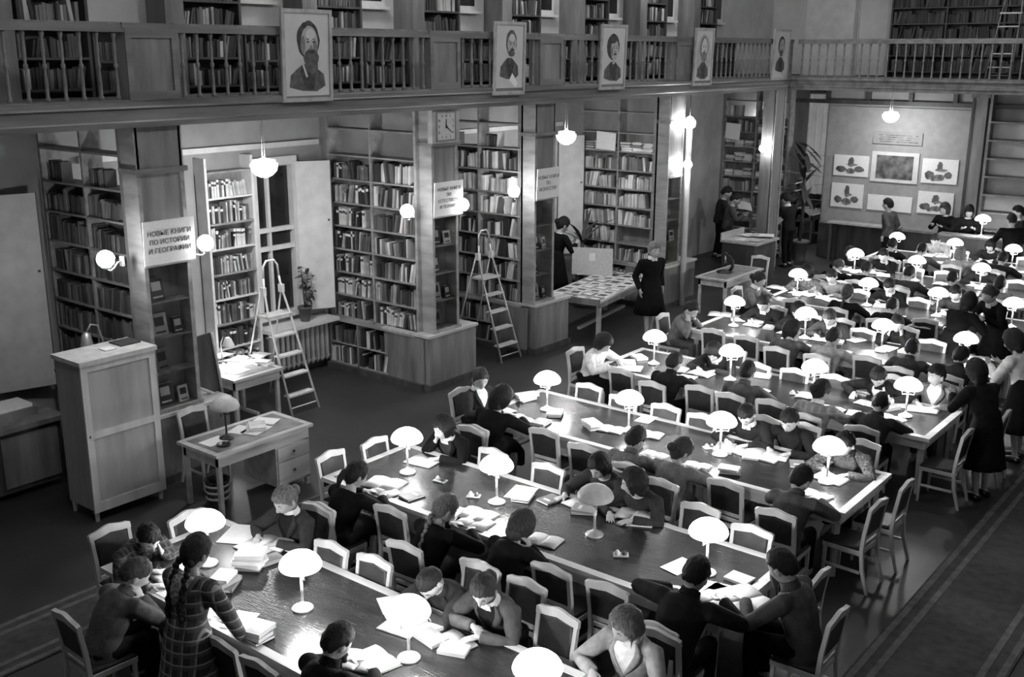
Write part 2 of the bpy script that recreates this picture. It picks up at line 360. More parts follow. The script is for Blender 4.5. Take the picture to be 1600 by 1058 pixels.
def cased_book(name, label, loc, w_, h_, k, k2, yaw, tilt=-.18, grp=None):
    t = thing(name, label, 'book', loc, yaw, grp)
    M = Matrix.Rotation(tilt, 4, 'Y')
    MB().box(-.03, 0, -w_/2, w_/2, 0, h_, 0, M).build('cover', 'book_%d' % k, t); MB().box(-.026, -.004, -w_/2+.004, w_/2+.004, .006, h_+.004, 0, M).build('pages', 'paper_grey', t)
    MB().box(0, .002, -w_/2*.7, w_/2*.6, h_*.45, h_*.85, 0, M).build('cover_picture', 'book_%d' % k2, t); MB().box(0, .002, -w_/2*.7, w_/2*.7, h_*.12, h_*.2, 0, M).build('title_band', 'book_%d' % k2, t)
cols = [(6.93, 7.57, 6.85, 7.95, 'column with display case beside the tall cabinet', 'НОВЫЕ КНИГИ\nПО ИСТОРИИ\nИ ГЕОГРАФИИ'),
        (11.92, 12.52, 11.76, 12.88, 'column with square clock and display case', 'НОВЫЕ КНИГИ\nПО\nЕСТЕСТВОЗН.\nИ ТЕХНИКЕ'),
        (14.5, 15.08, 14.5, 15.5, 'column with display case right of the far stepladder', 'НОВЫЕ КНИГИ\nПО\nИСКУССТВУ'),
        (18.95, 19.55, 18.95, 20.2, 'column beside the pale standing pipe lamp', None), (23.7, 24.25, 23.5, 24.3, 'column at the far corner of the gallery', None)]
for i, (y0, y1, b0, b1, lb, sg) in enumerate(cols):
    if i < 4: t, zs, xf = end_column(y0, y1, b0, b1, lb, sg)
    else:
        t = thing('gallery_column', lb, 'column'); bx('shaft', 'wood_column', (XG-.3, XG, y0, y1, 0, 4.4), t)
        for a in (y0, y1-.06): bx('corner_post', 'wood_shelf', (XG-.02, XG+.02, a, a+.06, .1, 4.4), t)
        continue
    nm = ['left column', 'clock column', 'ladder column', 'pipe column'][i]
    for j, z in enumerate(zs):
        if i == 3 and j > 1: continue
        yy = (y0+y1)/2
        cased_book('display_book', '%s book in row %s of the %s display case' % (['dark covered', 'grey covered', 'pale covered', 'picture covered'][(i+j) % 4], ['one', 'two', 'three', 'four'][j], nm), (XG-.16, yy-.09, z), .2, .27, [1, 3, 5, 2][(i+j) % 4], [6, 0, 1, 7][(i+j) % 4], rnd.uniform(-.2, .2))
        if (i+j) % 2 == 0: cased_book('display_book', 'smaller book in row %s of the %s display case' % (['one', 'two', 'three', 'four'][j], nm), (XG-.13, yy+.14, z), .14, .2, [6, 4, 1, 5][(i+j) % 4], [1, 1, 6, 0][(i+j) % 4], rnd.uniform(-.3, .3))
    gl = MB().box(xf, xf+.004, y0+.05, y1-.05, Z0+.05, 2.72).build('glass_pane', 'vitrine_glass', t)
    if sg:
        s = thing('notice_sign', ['white three-line sign about history and geography books', 'white four-line sign below the clock', 'white three-line sign on the column right of the ladder'][i], 'sign', (xf+.07, (y0+y1)/2, 2.76))
        s.rotation_euler = (0, .05, 0); wd = y1-y0+.06
        bx('board', 'paper', (0, .012, -wd/2, wd/2, 0, .52), s); bx('bottom_edge', 'frame_pale', (0, .02, -wd/2, wd/2, -.02, 0), s)
        n = sg.count('\n')+1
        text('lettering', sg, .082 if n < 4 else .072, 'ink', s, (.0135, 0, .34 if n < 4 else .385), (PI/2, 0, PI/2))
cases = [(7.0, -13.35, -11.32, 'dark bookcase at the left behind the tall cabinet', {}, 'grey', None), (11.85, -13.3, -11.3, 'two-bay bookcase beside the potted plant', {}, 'mixed', 'plant-side bookcase'),
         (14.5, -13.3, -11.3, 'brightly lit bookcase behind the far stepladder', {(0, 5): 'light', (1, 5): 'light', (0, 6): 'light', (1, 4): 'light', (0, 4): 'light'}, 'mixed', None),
         (18.95, -13.2, -11.3, 'bookcase behind the table of magazines', {(1, 1): None, (0, 6): 'pile', (1, 6): 'pile'}, 'light', None)]
# the narrow case on the window wall comes first: its books show largest
NARROW = []
def wall_case(y0, y1, x, zbot, rows, label, tone, indiv, seed):
    t = thing('bookcase', label, 'bookcase')
    for a in (y0, y1-.04): bx('side_panel', 'white_paint', (x, x+.26, a, a+.04, zbot, zbot+DZ*rows+.25), t)
    bx('back_panel', 'wood_column', (x, x+.02, y0, y1, zbot, zbot+DZ*rows), t)
    for i in range(rows+1):
        z = zbot+.05+DZ*i; bx('shelf', 'white_paint' if i % 2 else 'wood_shelf', (x+.02, x+.27, y0+.04, y1-.04, z-.025, z), t)
        if i < rows: fill((x+.24, y0+.06, z), (0, 1, 0), (1, 0, 0), y1-y0-.12, DZ-.04, tone if i != 1 else 'dark', '%s shelf up, %s' % (ORD[i], indiv), .95, seed+i)
wall_case(9.42, 10.3, XW, .35, 8, 'narrow pale bookcase between left column and window', 'mixed', 'narrow window bookcase', 400)
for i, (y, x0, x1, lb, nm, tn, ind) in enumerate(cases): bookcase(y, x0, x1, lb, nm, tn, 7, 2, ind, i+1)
bookcase(25.9, -13.45, -11.6, 'newspaper rack full of folded papers behind the standing readers', {(c, i): 'pile' for c in range(2) for i in range(9) if (c+i) % 4}, 'light', 7, 2, None, 9, base=False)
# ---------------------------------------------------------------- upper gallery shelves
for k in range(8):
    y = 6.12+2.3*k
    t = thing('gallery_bookcase', ['upper bookcase at the far left edge', 'upper bookcase left of the long-bearded portrait', 'upper bookcase right of the long-bearded portrait', 'upper bookcase left of the bald portrait', 'upper bookcase left of the long-haired portrait', 'upper bookcase right of the long-haired portrait', 'upper bookcase left of the fourth portrait', 'upper bookcase right of the fourth portrait'][k], 'bookcase')
    bx('end_pilaster', 'wood_column', (-12.85, -12.42, y, y+.28, 4.64, 8.2), t)
    bx('side_panel', 'wood_dark', (-12.85, -12.52, y+1.24, y+1.28, 4.64, 7.4), t); bx('back_panel', 'wood_dark', (-12.84, -12.82, y+.28, y+1.24, 4.64, 7.4), t)
    for i in range(7):
        z = 4.75+.37*i; bx('shelf', 'wood_dark', (-12.82, -12.52, y+.28, y+1.24, z-.03, z), t)
        if i < 5: fill((-12.54, y+.3, z), (0, 1, 0), (1, 0, 0), .9, .33, 'gallery', None, .97, 900+k*10+i)
    t = thing('low_bookcase', 'low bookcase on the gallery behind the railing, %s from the left' % ORD[k], 'bookcase')
    for a in (y+1.3, y+2.26): bx('side_panel', 'wood_dark', (-12.85, -12.5, a, a+.03, 4.64, 5.42), t)
    bx('top_board', 'wood_dark', (-12.85, -12.48, y+1.28, y+2.3, 5.42, 5.45), t)
    for i in range(2):
        z = 4.72+.36*i; bx('shelf', 'wood_dark', (-12.85, -12.5, y+1.32, y+2.26, z-.03, z), t)
        fill((-12.52, y+1.34, z), (0, 1, 0), (1, 0, 0), .88, .32, 'gallery', None, .9, 990+k*10+i)
    if k:
        t = tag(thing('window_%d' % k, None, None), None, None, None, 'structure')
        bx('window_frame', 'white_paint', (-12.86, -12.8, y+1.42, y+2.06, 5.9, 7.6), t); bx('pane', 'night_glass', (-12.81, -12.795, y+1.5, y+1.98, 5.98, 7.5), t); bx('window_sill', 'white_paint', (-12.86, -12.72, y+1.38, y+2.1, 5.85, 5.9), t)
t = thing('back_gallery_bookcase', 'dark bookcase along the back gallery', 'bookcase')
bx('back_panel', 'wood_dark', (-9.6, -3, 27.15, 27.19, 4.64, 8.2), t)
for i, x in enumerate((-9.6, -8.3, -7.0, -5.7, -4.4)):
    bx('divider', 'wood_dark', (x, x+.04, 26.85, 27.15, 4.64, 8.2), t)
    for j in range(8):
        z = 4.78+.37*j; bx('shelf', 'wood_dark', (x+.04, x+1.3, 26.85, 27.15, z-.03, z), t)
        fill((x+.06, 26.87, z), (1, 0, 0), (0, -1, 0), 1.2, .33, 'dark', None, .96, 1200+i*10+j)
t = tag(thing('door_1', None, None), None, None, None, 'structure')
bx('leaf', 'white_paint', (-11.9, -10.5, 27.14, 27.2, 4.64, 8), t); bx('frame', 'grey_paint', (-10.6, -10.52, 27.1, 27.2, 4.64, 8), t)
st = STUFF.mesh('shelved_books', ['book_%d' % i for i in range(8)]); tag(link('shelved_books', st), 'rows of books and papers filling the farther shelves', 'books', None, 'stuff')
# ---------------------------------------------------------------- windows, shutters, radiator on the left wall
def window(n, y0, y1, z0, z1, mull=(.36,), rails=(.45, .57)):
    t = tag(thing('window_%d' % n, None, None), None, None, None, 'structure'); x = XW
    for a, b in ((y0-.06, y0+.05), (y1-.05, y1+.06)): bx('window_frame', 'white_paint', (x, x+.12, a, b, z0-.05, z1+.08), t)
    bx('window_frame', 'white_paint', (x, x+.12, y0+.05, y1-.05, z1-.05, z1+.08), t); bx('window_frame', 'white_paint', (x, x+.12, y0+.05, y1-.05, z0-.05, z0+.05), t)
    ys = [y0+.05]+[y0+(y1-y0)*f for f in mull]+[y1-.05]; zs = [z0+.05]+[z0+(z1-z0)*f for f in rails]+[z1-.05]
    for a in ys[1:-1]: bx('mullion', 'white_paint', (x, x+.08, a-.025, a+.025, z0+.05, z1-.05), t)
    for a in zs[1:-1]: bx('transom', 'white_paint', (x, x+.09, y0+.05, y1-.05, a-.035, a+.035), t)
    for a, b in zip(ys, ys[1:]):
        for c, d in zip(zs, zs[1:]): bx('pane', 'night_glass', (x+.005, x+.02, a+.02, b-.02, c+.03, d-.03), t)
window(10, 10.42, 11.22, 1.05, 3.52); window(11, 17.5, 18.3, 1.05, 3.5); window(12, 5.2, 6.2, 1.05, 3.45)
def shutter(hx, hy, ex, ey, z0, z1, label):
    L_ = math.hypot(ex-hx, ey-hy); t = thing('window_shutter', label, 'shutter', (hx, hy, 0), math.atan2(ey-hy, ex-hx))
    bx('panel', 'white_paint', (0, L_, -.015, .015, z0, z1), t); bx('edge_strip', 'wood_dark', (L_, L_+.012, -.02, .02, z0, z1), t)
    bx('knob', 'brass_dark', (L_-.07, L_-.04, -.035, -.015, z0+(z1-z0)*.6, z0+(z1-z0)*.6+.03), t)
shutter(-13.38, 11.24, -13.12, 11.74, 1.06, 3.5, 'white open shutter behind the potted plant')
shutter(-13.38, 18.4, -13.05, 18.86, .98, 3.5, 'white open shutter near the magazine table'); shutter(-13.38, 6.15, -13.2, 6.82, .9, 3.45, 'white open shutter at the left edge')
struct('window_13_sill', 'white_paint', (XW, XW+.5, 10.32, 11.72, .86, .92)); struct('window_14_sill', 'wall_grey', (XW, XW+.4, 16, 18.6, .86, .92))
t = thing('radiator', 'pale ribbed radiator below the window sill', 'radiator')
for i in range(12): MB().tube([(XW+.2, 10.5+i*.105, .14), (XW+.2, 10.5+i*.105, .2), (XW+.2, 10.5+i*.105, .76), (XW+.2, 10.5+i*.105, .82)], [(.03, .02), (.07, .034), (.07, .034), (.03, .02)], 8).build('fin', 'radiator', t)
for z in (.2, .76): MB().tube([(XW+.2, 10.42, z), (XW+.2, 11.74, z)], .022, 8).build('header_pipe', 'radiator', t)
MB().tube([(XW+.2, 10.45, .2), (XW+.2, 10.45, 0)], .018, 8).build('foot_pipe', 'radiator', t)
def leafm(L_, w_, droop=.3):
    b = MB(); n = 4; rows = []
    for i in range(n+1):
        f = i/n; ww = w_*math.sin(PI*min(.97, .12+.85*f)); rows.append([(-ww, L_*f, -droop*L_*f*f+.12*ww), (0, L_*f, -droop*L_*f*f), (ww, L_*f, -droop*L_*f*f+.12*ww)])
    b.rings(rows, False, 0, True, closed=False); return b.mesh('leaf', 'leaf')
LEAF = leafm(.13, .035); LONG = leafm(.6, .03, .5); BLADE = leafm(.5, .045, .15)
def pot(t, r, h):
    MB().lathe([(r*.6, 0), (r*.9, h*.85), (r, h*.85), (r, h), (r*.88, h), (r*.82, h*.9), (.001, h*.9)], 16).build('pot', 'clay', t); MB().lathe([(r*.84, h*.88), (.001, h*.92)], 12).build('soil', 'soil', t)
p = Vector((-13.2, 11.15, .92)); t = thing('potted_plant', 'potted plant with sparse leaves on the window sill', 'plant', p); pot(t, .12, .25)
r = random.Random(3)
for i in range(5):
    a = r.uniform(0, 6.28); q = Vector((.08*math.cos(a)+.03, .12*math.sin(a)+.06, r.uniform(.5, .95))); mid = q*.5; mid.z = q.z*.6
    MB().tube([(0, 0, .22), mid, q], [.008, .006, .003], 5).build('stem', 'leaf', t)
    for j in range(7):
        f = .35+.65*j/6; base = Vector((0, 0, .22)).lerp(q, f); l = link('leaf', LEAF, t, base); l.rotation_euler = (r.uniform(-.9, .3), 0, r.uniform(0, 6.28))
p = Vector((-12.9, 17.6, 1.0)); t = thing('tall_leaf_plant', 'plant with long curved leaves behind the dark-dressed figure', 'plant', (-12.6, 18.2, 0)); MB().lathe([(.14, 0), (.17, .5), (.2, .5), (.2, .56), (.16, .56), (.001, .52)], 14).build('pot', 'clay', t); MB().tube([(0, 0, .5), (0, .02, 1.4)], [.05, .04], 8).build('trunk', 'leaf', t)
for i in range(9):
    l = link('leaf', LONG, t, (0, 0, 1.35)); a = i*2.4; l.rotation_euler = (1.0-.15*(i % 4), 0, a); l.scale = (1.6, 1.1+.2*(i % 3), 1.0)
p = PY(1272, 270, 25.95); t = thing('palm_plant', 'dark palm by the bright curtain in the far corner', 'plant', (p.x-.25, 25.95, 0))
MB().lathe([(.16, 0), (.2, .45), (.24, .45), (.24, .52), (.18, .52), (.001, .5)], 14).build('pot', 'clay', t); MB().tube([(0, 0, .5), (.03, 0, 1.4), (0, 0, 2.5)], [.05, .045, .03], 8).build('trunk', 'leaf', t)
for i in range(40):
    l = link('leaf', BLADE, t, (0, 0, 1.5+1.5*(i/40))); l.rotation_euler = (r.uniform(-.7, .9), 0, i*2.4); l.scale = (1.5, 1.25, 1)
# ---------------------------------------------------------------- cabinet, desks, counter on the left
t = thing('tall_cabinet', 'tall pale wooden cabinet with two inset panels', 'cabinet'); a, b, c, d = -11.17, -10.62, 5.77, 6.7
bx('body', 'wood_cabinet', (a, b-.03, c+.01, d-.01, .14, 1.86), t); bx('top_board', 'wood_cabinet_frame', (a-.02, b+.03, c-.02, d+.02, 1.86, 1.91), t)
dr = bx('door', 'wood_cabinet', (b-.032, b-.026, c+.005, d-.005, .125, 1.855), t)
for y0, y1 in ((c, c+.08), (d-.08, d)): bx('door_stile', 'wood_cabinet_frame', (b-.03, b, y0, y1, .12, 1.86), dr)
for z0, z1 in ((.12, .24), (1.0, 1.08), (1.78, 1.86)): bx('door_rail', 'wood_cabinet_frame', (b-.03, b, c+.08, d-.08, z0, z1), dr)
for z0, z1 in ((.24, 1.0), (1.08, 1.78)): bx('door_panel', 'wood_cabinet', (b-.03, b-.018, c+.08, d-.08, z0, z1), dr)
for x in (a+.03, b-.05):
    for y in (c+.05, d-.05): MB().tube([(x, y, .14), (x, y, 0)], [.035, .025], 4, sm=False).build('foot', 'wood_cabinet_frame', t)
bx('keyhole', 'ink', (b, b+.004, c+.03, c+.045, 1.02, 1.05), dr)
o = bx('loose_papers', 'paper', (-10.95, -10.8, 6.2, 6.34, 1.911, 1.922)); tag(o, 'few small papers lying on top of the tall cabinet', 'paper'); o = bx('dark_folder', 'wood_dark', (-11.1, -10.85, 6.42, 6.68, 1.911, 1.93)); tag(o, 'dark folder lying on top of the tall cabinet', 'folder')
t = thing('low_counter', 'dark wooden counter at the left edge', 'counter'); bx('body', 'wood_dark', (-12.75, -12.02, 3.5, 6.2, .08, .84), t); bx('worktop', 'wood_column', (-12.8, -11.96, 3.45, 6.25, .84, .9), t)
for y in (3.6, 4.5, 5.4): bx('front_panel', 'wood_column', (-12.02, -12.0, y+.05, y+.75, .15, .78), t)
t = thing('book_trolley_box', 'pale box with papers on the dark left counter', 'box', (-12.45, 5.75, .9)); bx('box_base', 'wood_column', (-.22, .22, -.3, .3, 0, .1), t); bx('paper_stack', 'paper', (-.18, .18, -.26, .26, .1, .14), t)
t = thing('arched_desk_lamp', 'small lamp with pale shade behind the tall cabinet', 'lamp', (-11.75, 6.55, 1.42)); MB().tube([(0, 0, 0), (0, .12, .02), (0, .17, .35), (0, .12, .55), (0, .03, .58), (0, -.03, .5)], .012, 8).build('stem', 'metal_pale', t); MB().lathe([(.02, .5), (.05, .47), (.085, .3), (.08, .27)], 14, c=(0, -.04, 0)).build('shade', 'metal_pale', t); MB().lathe([(.09, 0), (.09, .02), (.02, .03)], 14).build('base', 'metal_pale', t)
t = thing('shelf_ledge', 'dark side shelf behind the tall cabinet', 'shelf'); bx('board', 'wood_dark', (-12.2, -11.4, 6.3, 6.86, 1.38, 1.42), t); bx('support', 'wood_dark', (-12.2, -11.4, 6.5, 6.8, 0, 1.38), t)
def desk(x0, x1, y0, y1, label, ped=True, mname='wood_desk', h=.78):
    t = thing('writing_desk', label, 'desk'); bx('top', mname, (x0, x1, y0, y1, h-.035, h), t); bx('blotter', 'wood_column', (x0+.08, x1-.08, y0+.08, y1-.08, h, h+.004), t)
    bx('apron', mname, (x1-.06, x1-.035, y0+.05, y1-.05, h-.17, h-.035), t); bx('apron', mname, (x0+.05, x1-.06, y0+.05, y0+.075, h-.17, h-.035), t); bx('apron', mname, (x0+.05, x1-.06, y1-.075, y1-.05, h-.17, h-.035), t)
    for x in (x0+.05, x1-.1):
        for y in (y0+.05, y1-.1): MB().box(x, x+.05, y, y+.05, 0, h-.035).build('leg', mname, t)
    if ped:
        bx('drawer_pedestal', mname, (x0+.08, x1-.05, y1-.56, y1-.04, .1, h-.04), t) 
        for z0, z1 in ((.42, h-.19), (.13, .4)): dw = bx('drawer', mname, (x1-.05, x1-.03, y1-.54, y1-.06, z0, z1), t); MB().ball((x1-.02, y1-.3, (z0+z1)/2), .016, n=10, k=6).build('knob', 'brass_dark', dw)

    else: bx('stretcher', mname, (x0+.07, x1-.07, (y0+y1)/2-.02, (y0+y1)/2+.02, .15, .19), t)
    return t
desk(-10.36, -9.6, 6.72, 8.15, 'wooden desk with unlit lamp beside the tall cabinet'); desk(-12.75, -11.78, 8.62, 9.5, 'brightly lit work desk between left column and ladder', False)
desk(-10.35, -9.62, 19.05, 20.7, 'small wooden desk holding a black press', True)
t = thing('waste_basket', 'woven waste basket under the desk', 'basket', (-10.05, 7.02, 0)); MB().lathe([(.11, 0), (.13, .1), (.145, .28), (.15, .3), (.135, .28), (.1, .02), (.001, .02)], 16).build('basket_wall', 'cloth_mottle', t)
for z in (.06, .14, .22): MB().lathe([(.128+.06*z, z), (.142+.06*z, z+.015), (.128+.06*z, z+.03)], 16).build('woven_band', 'wood_chair', t)
q0, q1, q2, q3 = [PX(a_, b_, -11.25) for a_, b_ in ((314, 606), (349, 622), (331, 520), (309, 527))]
t = thing('leaning_board', 'dark pale-edged board leaning beside the left column', 'board'); MB().prism([(q.y, q.z) for q in (q0, q1, q2, q3)], .03, 'x', -11.3).build('panel', 'wood_dark', t); MB().tube([q1, q2], .018, 6).build('edge_bar', 'wood_desk', t); MB().tube([q0+Vector((0, -.02, 0)), q1+Vector((0, .02, 0))], .02, 6).build('foot_bar', 'wood_desk', t)
# black press on the small desk
t = thing('stamping_press', 'black curved press on the small desk', 'press', (-10.05, 19.75, .784), .5); MB().lathe([(.17, 0), (.17, .03), (.12, .045), (.001, .045)], 16).build('base', 'black_iron', t)
MB().tube([(.1, 0, .03), (.15, 0, .12), (.15, 0, .24), (.08, 0, .34), (0, 0, .36)], [.035, .035, .03, .03, .025], 8).build('curved_arm', 'black_iron', t); MB().tube([(0, 0, .38), (0, 0, .16)], [.02, .03], 8).build('plunger', 'chrome', t); MB().ball((0, 0, .4), .035).build('knob', 'black_iron', t)
# ---------------------------------------------------------------- step ladders
def ladder(name, label, loc, rz, s=1, m='metal_pale', steps=5):
    t = thing(name, label, 'ladder', loc, rz); H = 1.42; F = .62            # front feet at y=F, platform over y=0, local +y is the climbing side
    for x in (-.2, .2):
        MB().tube([(x*1.3, F, 0), (x*1.0, .12, H), (x*.8, .0, H+.38), (x*.72, -.02, H+.55)], .017, 8).build('front_rail', m, t)
        MB().tube([(x*1.35, -.55, 0), (x*.95, -.04, H+.36)], .014, 8).build('rear_leg', m, t); MB().box(x*.85-.03, x*.85+.03, -.05, .03, H+.3, H+.42).build('hinge_bracket', 'white_paint', t)
    MB().tube([(-.144, -.02, H+.55), (-.13, -.03, H+.72), (-.07, -.03, H+.8), (.07, -.03, H+.8), (.13, -.03, H+.72), (.144, -.02, H+.55)], .016, 8).build('hoop', m, t)
    bx('platform', 'wood_chair', (-.23, .23, -.12, .16, H-.03, H), t)
    for i in range(1, steps):
        f = i/steps; y = .12+(F-.12)*(1-f); z = H*f; bx('step', 'wood_chair', (-.25+.05*f, .25-.05*f, y-.1, y+.04, z-.025, z), t)
    MB().tube([(-.26, F-.05, .1), (.26, F-.05, .1)], .012, 6).build('brace', m, t)
ladder('step_ladder', 'pale hooped stepladder before the brightly lit bookcase', (-11.72, 13.98, 0), rad(-92)); ladder('step_ladder', 'wooden stepladder with pale hoop beside the work desk', (-12.38, 9.86, 0), rad(-90), m='white_paint')
ladder('gallery_ladder', 'dark A-frame ladder on the back gallery', (PY(1578, 60, 25.6).x, 25.6, 4.64), rad(180), m='wood_baluster')
# ---------------------------------------------------------------- lamps
SH = [(.172, .385), (.176, .398), (.168, .425), (.147, .458), (.11, .49), (.062, .513), (.02, .522), (.002, .523)]
def dome_lamp(lit, stem='metal_pale'):
    t = thing('desk_lamp', 'x', 'lamp')
    MB().lathe([(.085, 0), (.09, .012), (.085, .02), (.055, .028), (.04, .045), (.022, .05), (.014, .07), (.001, .07)], 20).build('base', stem, t)
    MB().tube([(0, 0, .05), (0, 0, .3)], [.013, .011], 10).build('stem', stem, t)
    for k in range(3):
        a = k*2*PI/3+.5; c, s = math.cos(a), math.sin(a); MB().tube([(0, 0, .29), (.05*c, .05*s, .305), (.085*c, .085*s, .3), (.095*c, .095*s, .38), (.115*c, .115*s, .43)], .006, 6).build('shade_arm', stem, t)
    MB().lathe([(a, b) for a, b in SH]+[(a*.97, b-.008) for a, b in SH[::-1]], 28).build('shade', 'lamp_glass' if lit else 'lamp_glass_off', t)
    MB().ball((0, 0, .425), .032, n=10, k=6).build('bulb', 'bulb_glass' if lit else 'lamp_glass_off', t); MB().tube([(0, 0, .3), (0, 0, .375)], .018, 8).build('socket', stem, t)
    return t
LAMP = dome_lamp(True); LAMP0 = dome_lamp(False); USED = set()
PT = bpy.data.lights.new('lamp_bulb_light', 'POINT'); PT.energy = TABLE_W; PT.shadow_soft_size = .05
def put_lamp(p, label, lit=True, group=None, src=None):
    src = src or (LAMP if lit else LAMP0)
    o = src if src.name not in USED else copy_tree(src); USED.add(src.name)
    o.location = p; o.rotation_euler.z = rnd.uniform(0, 6.28); o['label'] = label
    if group: o['group'] = group
    if lit:
        l = bpy.data.objects.new('bulb_light', PT); COL.objects.link(l); l.parent = o; l.location = (0, 0, .355)
# ---------------------------------------------------------------- reading tables
TH = .77
LX = [[-7.51, -6.24, -5.04, -3.83], [-7.61, -6.35, -5.15, -3.95], [-7.69, -6.45, -5.21, -3.94], [-7.71, -6.47, -5.26, -4.02], [-7.85, -6.59, -5.35, -4.13], [-8.0, -6.66, -5.42, -4.19], [-7.97, -6.71, -5.48, -4.25], [-8.02, -6.75, -5.55, -4.3]]
TY = [5.11, 7.74, 10.38, 13.06, 15.85, 18.72, 21.5, 24.12]; HW = .665
TXL = [-8.2-.04*k for k in range(8)]; TXR = [-3.42-.03*k for k in range(8)]
TN = ['frontmost table', 'second table', 'third table', 'fourth table', 'fifth table', 'sixth table', 'seventh table', 'hindmost table']
def table(k):
    x0, x1, y0, y1 = TXL[k], TXR[k], TY[k]-HW, TY[k]+HW
    t = thing('reading_table', 'long dark-topped reading table, %s' % ['frontmost of the row', 'second from the front', 'third from the front', 'fourth from the front', 'fifth from the front', 'sixth from the front', 'seventh from the front', 'hindmost of the row'][k], 'table', group='long reading tables')
    e = .085; b = [x0, x1, y0, y1]
    bx('top_panel', 'table_top', (x0+e, x1-e, y0+e, y1-e, TH-.05, TH-.004), t)
    for q in ((x0, x1, y0, y0+e), (x0, x1, y1-e, y1), (x0, x0+e, y0+e, y1-e), (x1-e, x1, y0+e, y1-e)): bx('top_rim', 'wood_rim', (*q, TH-.045, TH), t)
    i = .06
    for q in ((x0+i, x1-i, y0+i, y0+i+.025), (x0+i, x1-i, y1-i-.025, y1-i), (x0+i, x0+i+.025, y0+i+.025, y1-i-.025), (x1-i-.025, x1-i, y0+i+.025, y1-i-.025)): bx('apron', 'wood_rim', (*q, TH-.17, TH-.045), t)
    for x in (x0+.12, (x0*2+x1)/3, (x0+x1*2)/3, x1-.12):
        for y in (y0+.12, y1-.12): MB().tube([(x, y, TH-.05), (x, y, 0)], [.045, .035], 4, sm=False).build('leg', 'wood_rim', t)
    for i, x in enumerate(LX[k]):
        lit = not (k == 1 and i == 2)
        put_lamp((x, TY[k]+rnd.uniform(-.02, .02), TH-.004), '%s dome lamp, %s from the left on the %s from front' % ('glowing' if lit else 'unlit grey', ORD[i], TN[k].replace(' table', ' table')) if k else '%s dome lamp, %s from the left on the frontmost table' % ('glowing', ORD[i]), lit)
for k in range(8): table(k)
put_lamp((-9.98, 7.15, .784), 'unlit dark-stemmed dome lamp on the desk beside the cabinet', False, src=dome_lamp(False, 'brass_dark'))
# bright little work lamp on the desk in the first bay
t = thing('work_lamp', 'small bright work lamp on the lit desk', 'lamp', (-12.6, 9.05, .784)); MB().lathe([(.07, 0), (.07, .015), (.02, .03)], 14).build('base', 'chrome', t)
MB().tube([(0, 0, .02), (-.02, 0, .3), (.05, 0, .42), (.12, 0, .4)], .01, 8).build('gooseneck', 'chrome', t); MB().lathe([(.02, .42), (.05, .4), (.09, .3)], 14, c=(.16, 0, 0)).build('shade', 'white_paint', t); light(t, (.16, 0, .31), 16, .04)
# ---------------------------------------------------------------- sconces and pendants
def sconce(y, z, x, label, s):                      # s: which side of the column (-1 towards the viewer)
    t = thing('wall_sconce', label, 'lamp', (x, y, z)); r_ = .1
    MB().ball((0, 0, 0), r_, n=16, k=10).build('globe', 'globe_glass', t); MB().lathe([(.03, -.115), (.055, -.1), (.05, -.08)], 12).build('cup', 'metal_pale', t)
    e_ = .3 if s < 0 else .16; MB().tube([(0, 0, -.1), (-.03, -s*e_*.2, -.15), (-.1, -s*e_*.5, -.14), (-.16, -s*e_*.8, -.09), (-.18, -s*e_, -.09)], .011, 8).build('bracket', 'metal_pale', t); MB().box(-.22, -.16, min(-s*e_, -s*(e_+.03)), max(-s*e_, -s*(e_+.03)), -.15, -.03).build('wall_plate', 'metal_pale', t)
for px, py, x, s, lb in ((165, 405, -10.92, -1, 'glowing globe sconce left of the history sign'), (321, 380, -10.97, 1, 'glowing globe sconce right of the history sign'), (636, 330, -10.93, -1, 'glowing globe sconce left of the clock column sign'), (723, 320, -10.98, 1, 'glowing globe sconce right of the clock column sign'), (803, 299, -11.1, -1, 'glaring globe sconce before the brightly lit bookcase'), (1193, 232, -11.12, -1, 'glaring globe sconce beside the newspaper rack')):
    q = PX(px, py, x); sconce(q.y, q.z, x, lb, s)
def pendant(p, label, top=4.4, s=1):
    t = thing('pendant_lamp', label, 'lamp', p); MB().lathe([(.19*s, 0), (.17*s, -.07*s), (.12*s, -.13*s), (.05*s, -.165*s), (.002, -.17*s)], 24).build('bowl', 'bowl_glass', t)
    MB().lathe([(.155*s, .0), (.19*s, .0), (.19*s, .025*s), (.165*s, .03*s), (.16*s, .07*s), (.05*s, .09*s), (.02, .11*s)], 24).build('collar', 'lamp_glass', t)
    for d in (-.03, .03): MB().tube([(d, 0, .09*s), (d*.4, 0, top-p[2])], .006, 6).build('suspension_rod', 'metal_pale', t)
pendant((-13.2, 28.5, 3.5), 'added pendant lamp hidden behind the column to light the far corner'); pendant((-11.9, 9.45, 3.68), 'milk-glass pendant lamp before the window'); pendant((-11.9, 16.6, 3.68), 'milk-glass pendant lamp over the magazine table'); p = PY(1392, 180, 25.6); pendant((p.x, p.y, p.z), 'milk-glass pendant lamp before the picture panel')  # far-corner pendant is an added, hidden source that brightens the curtain
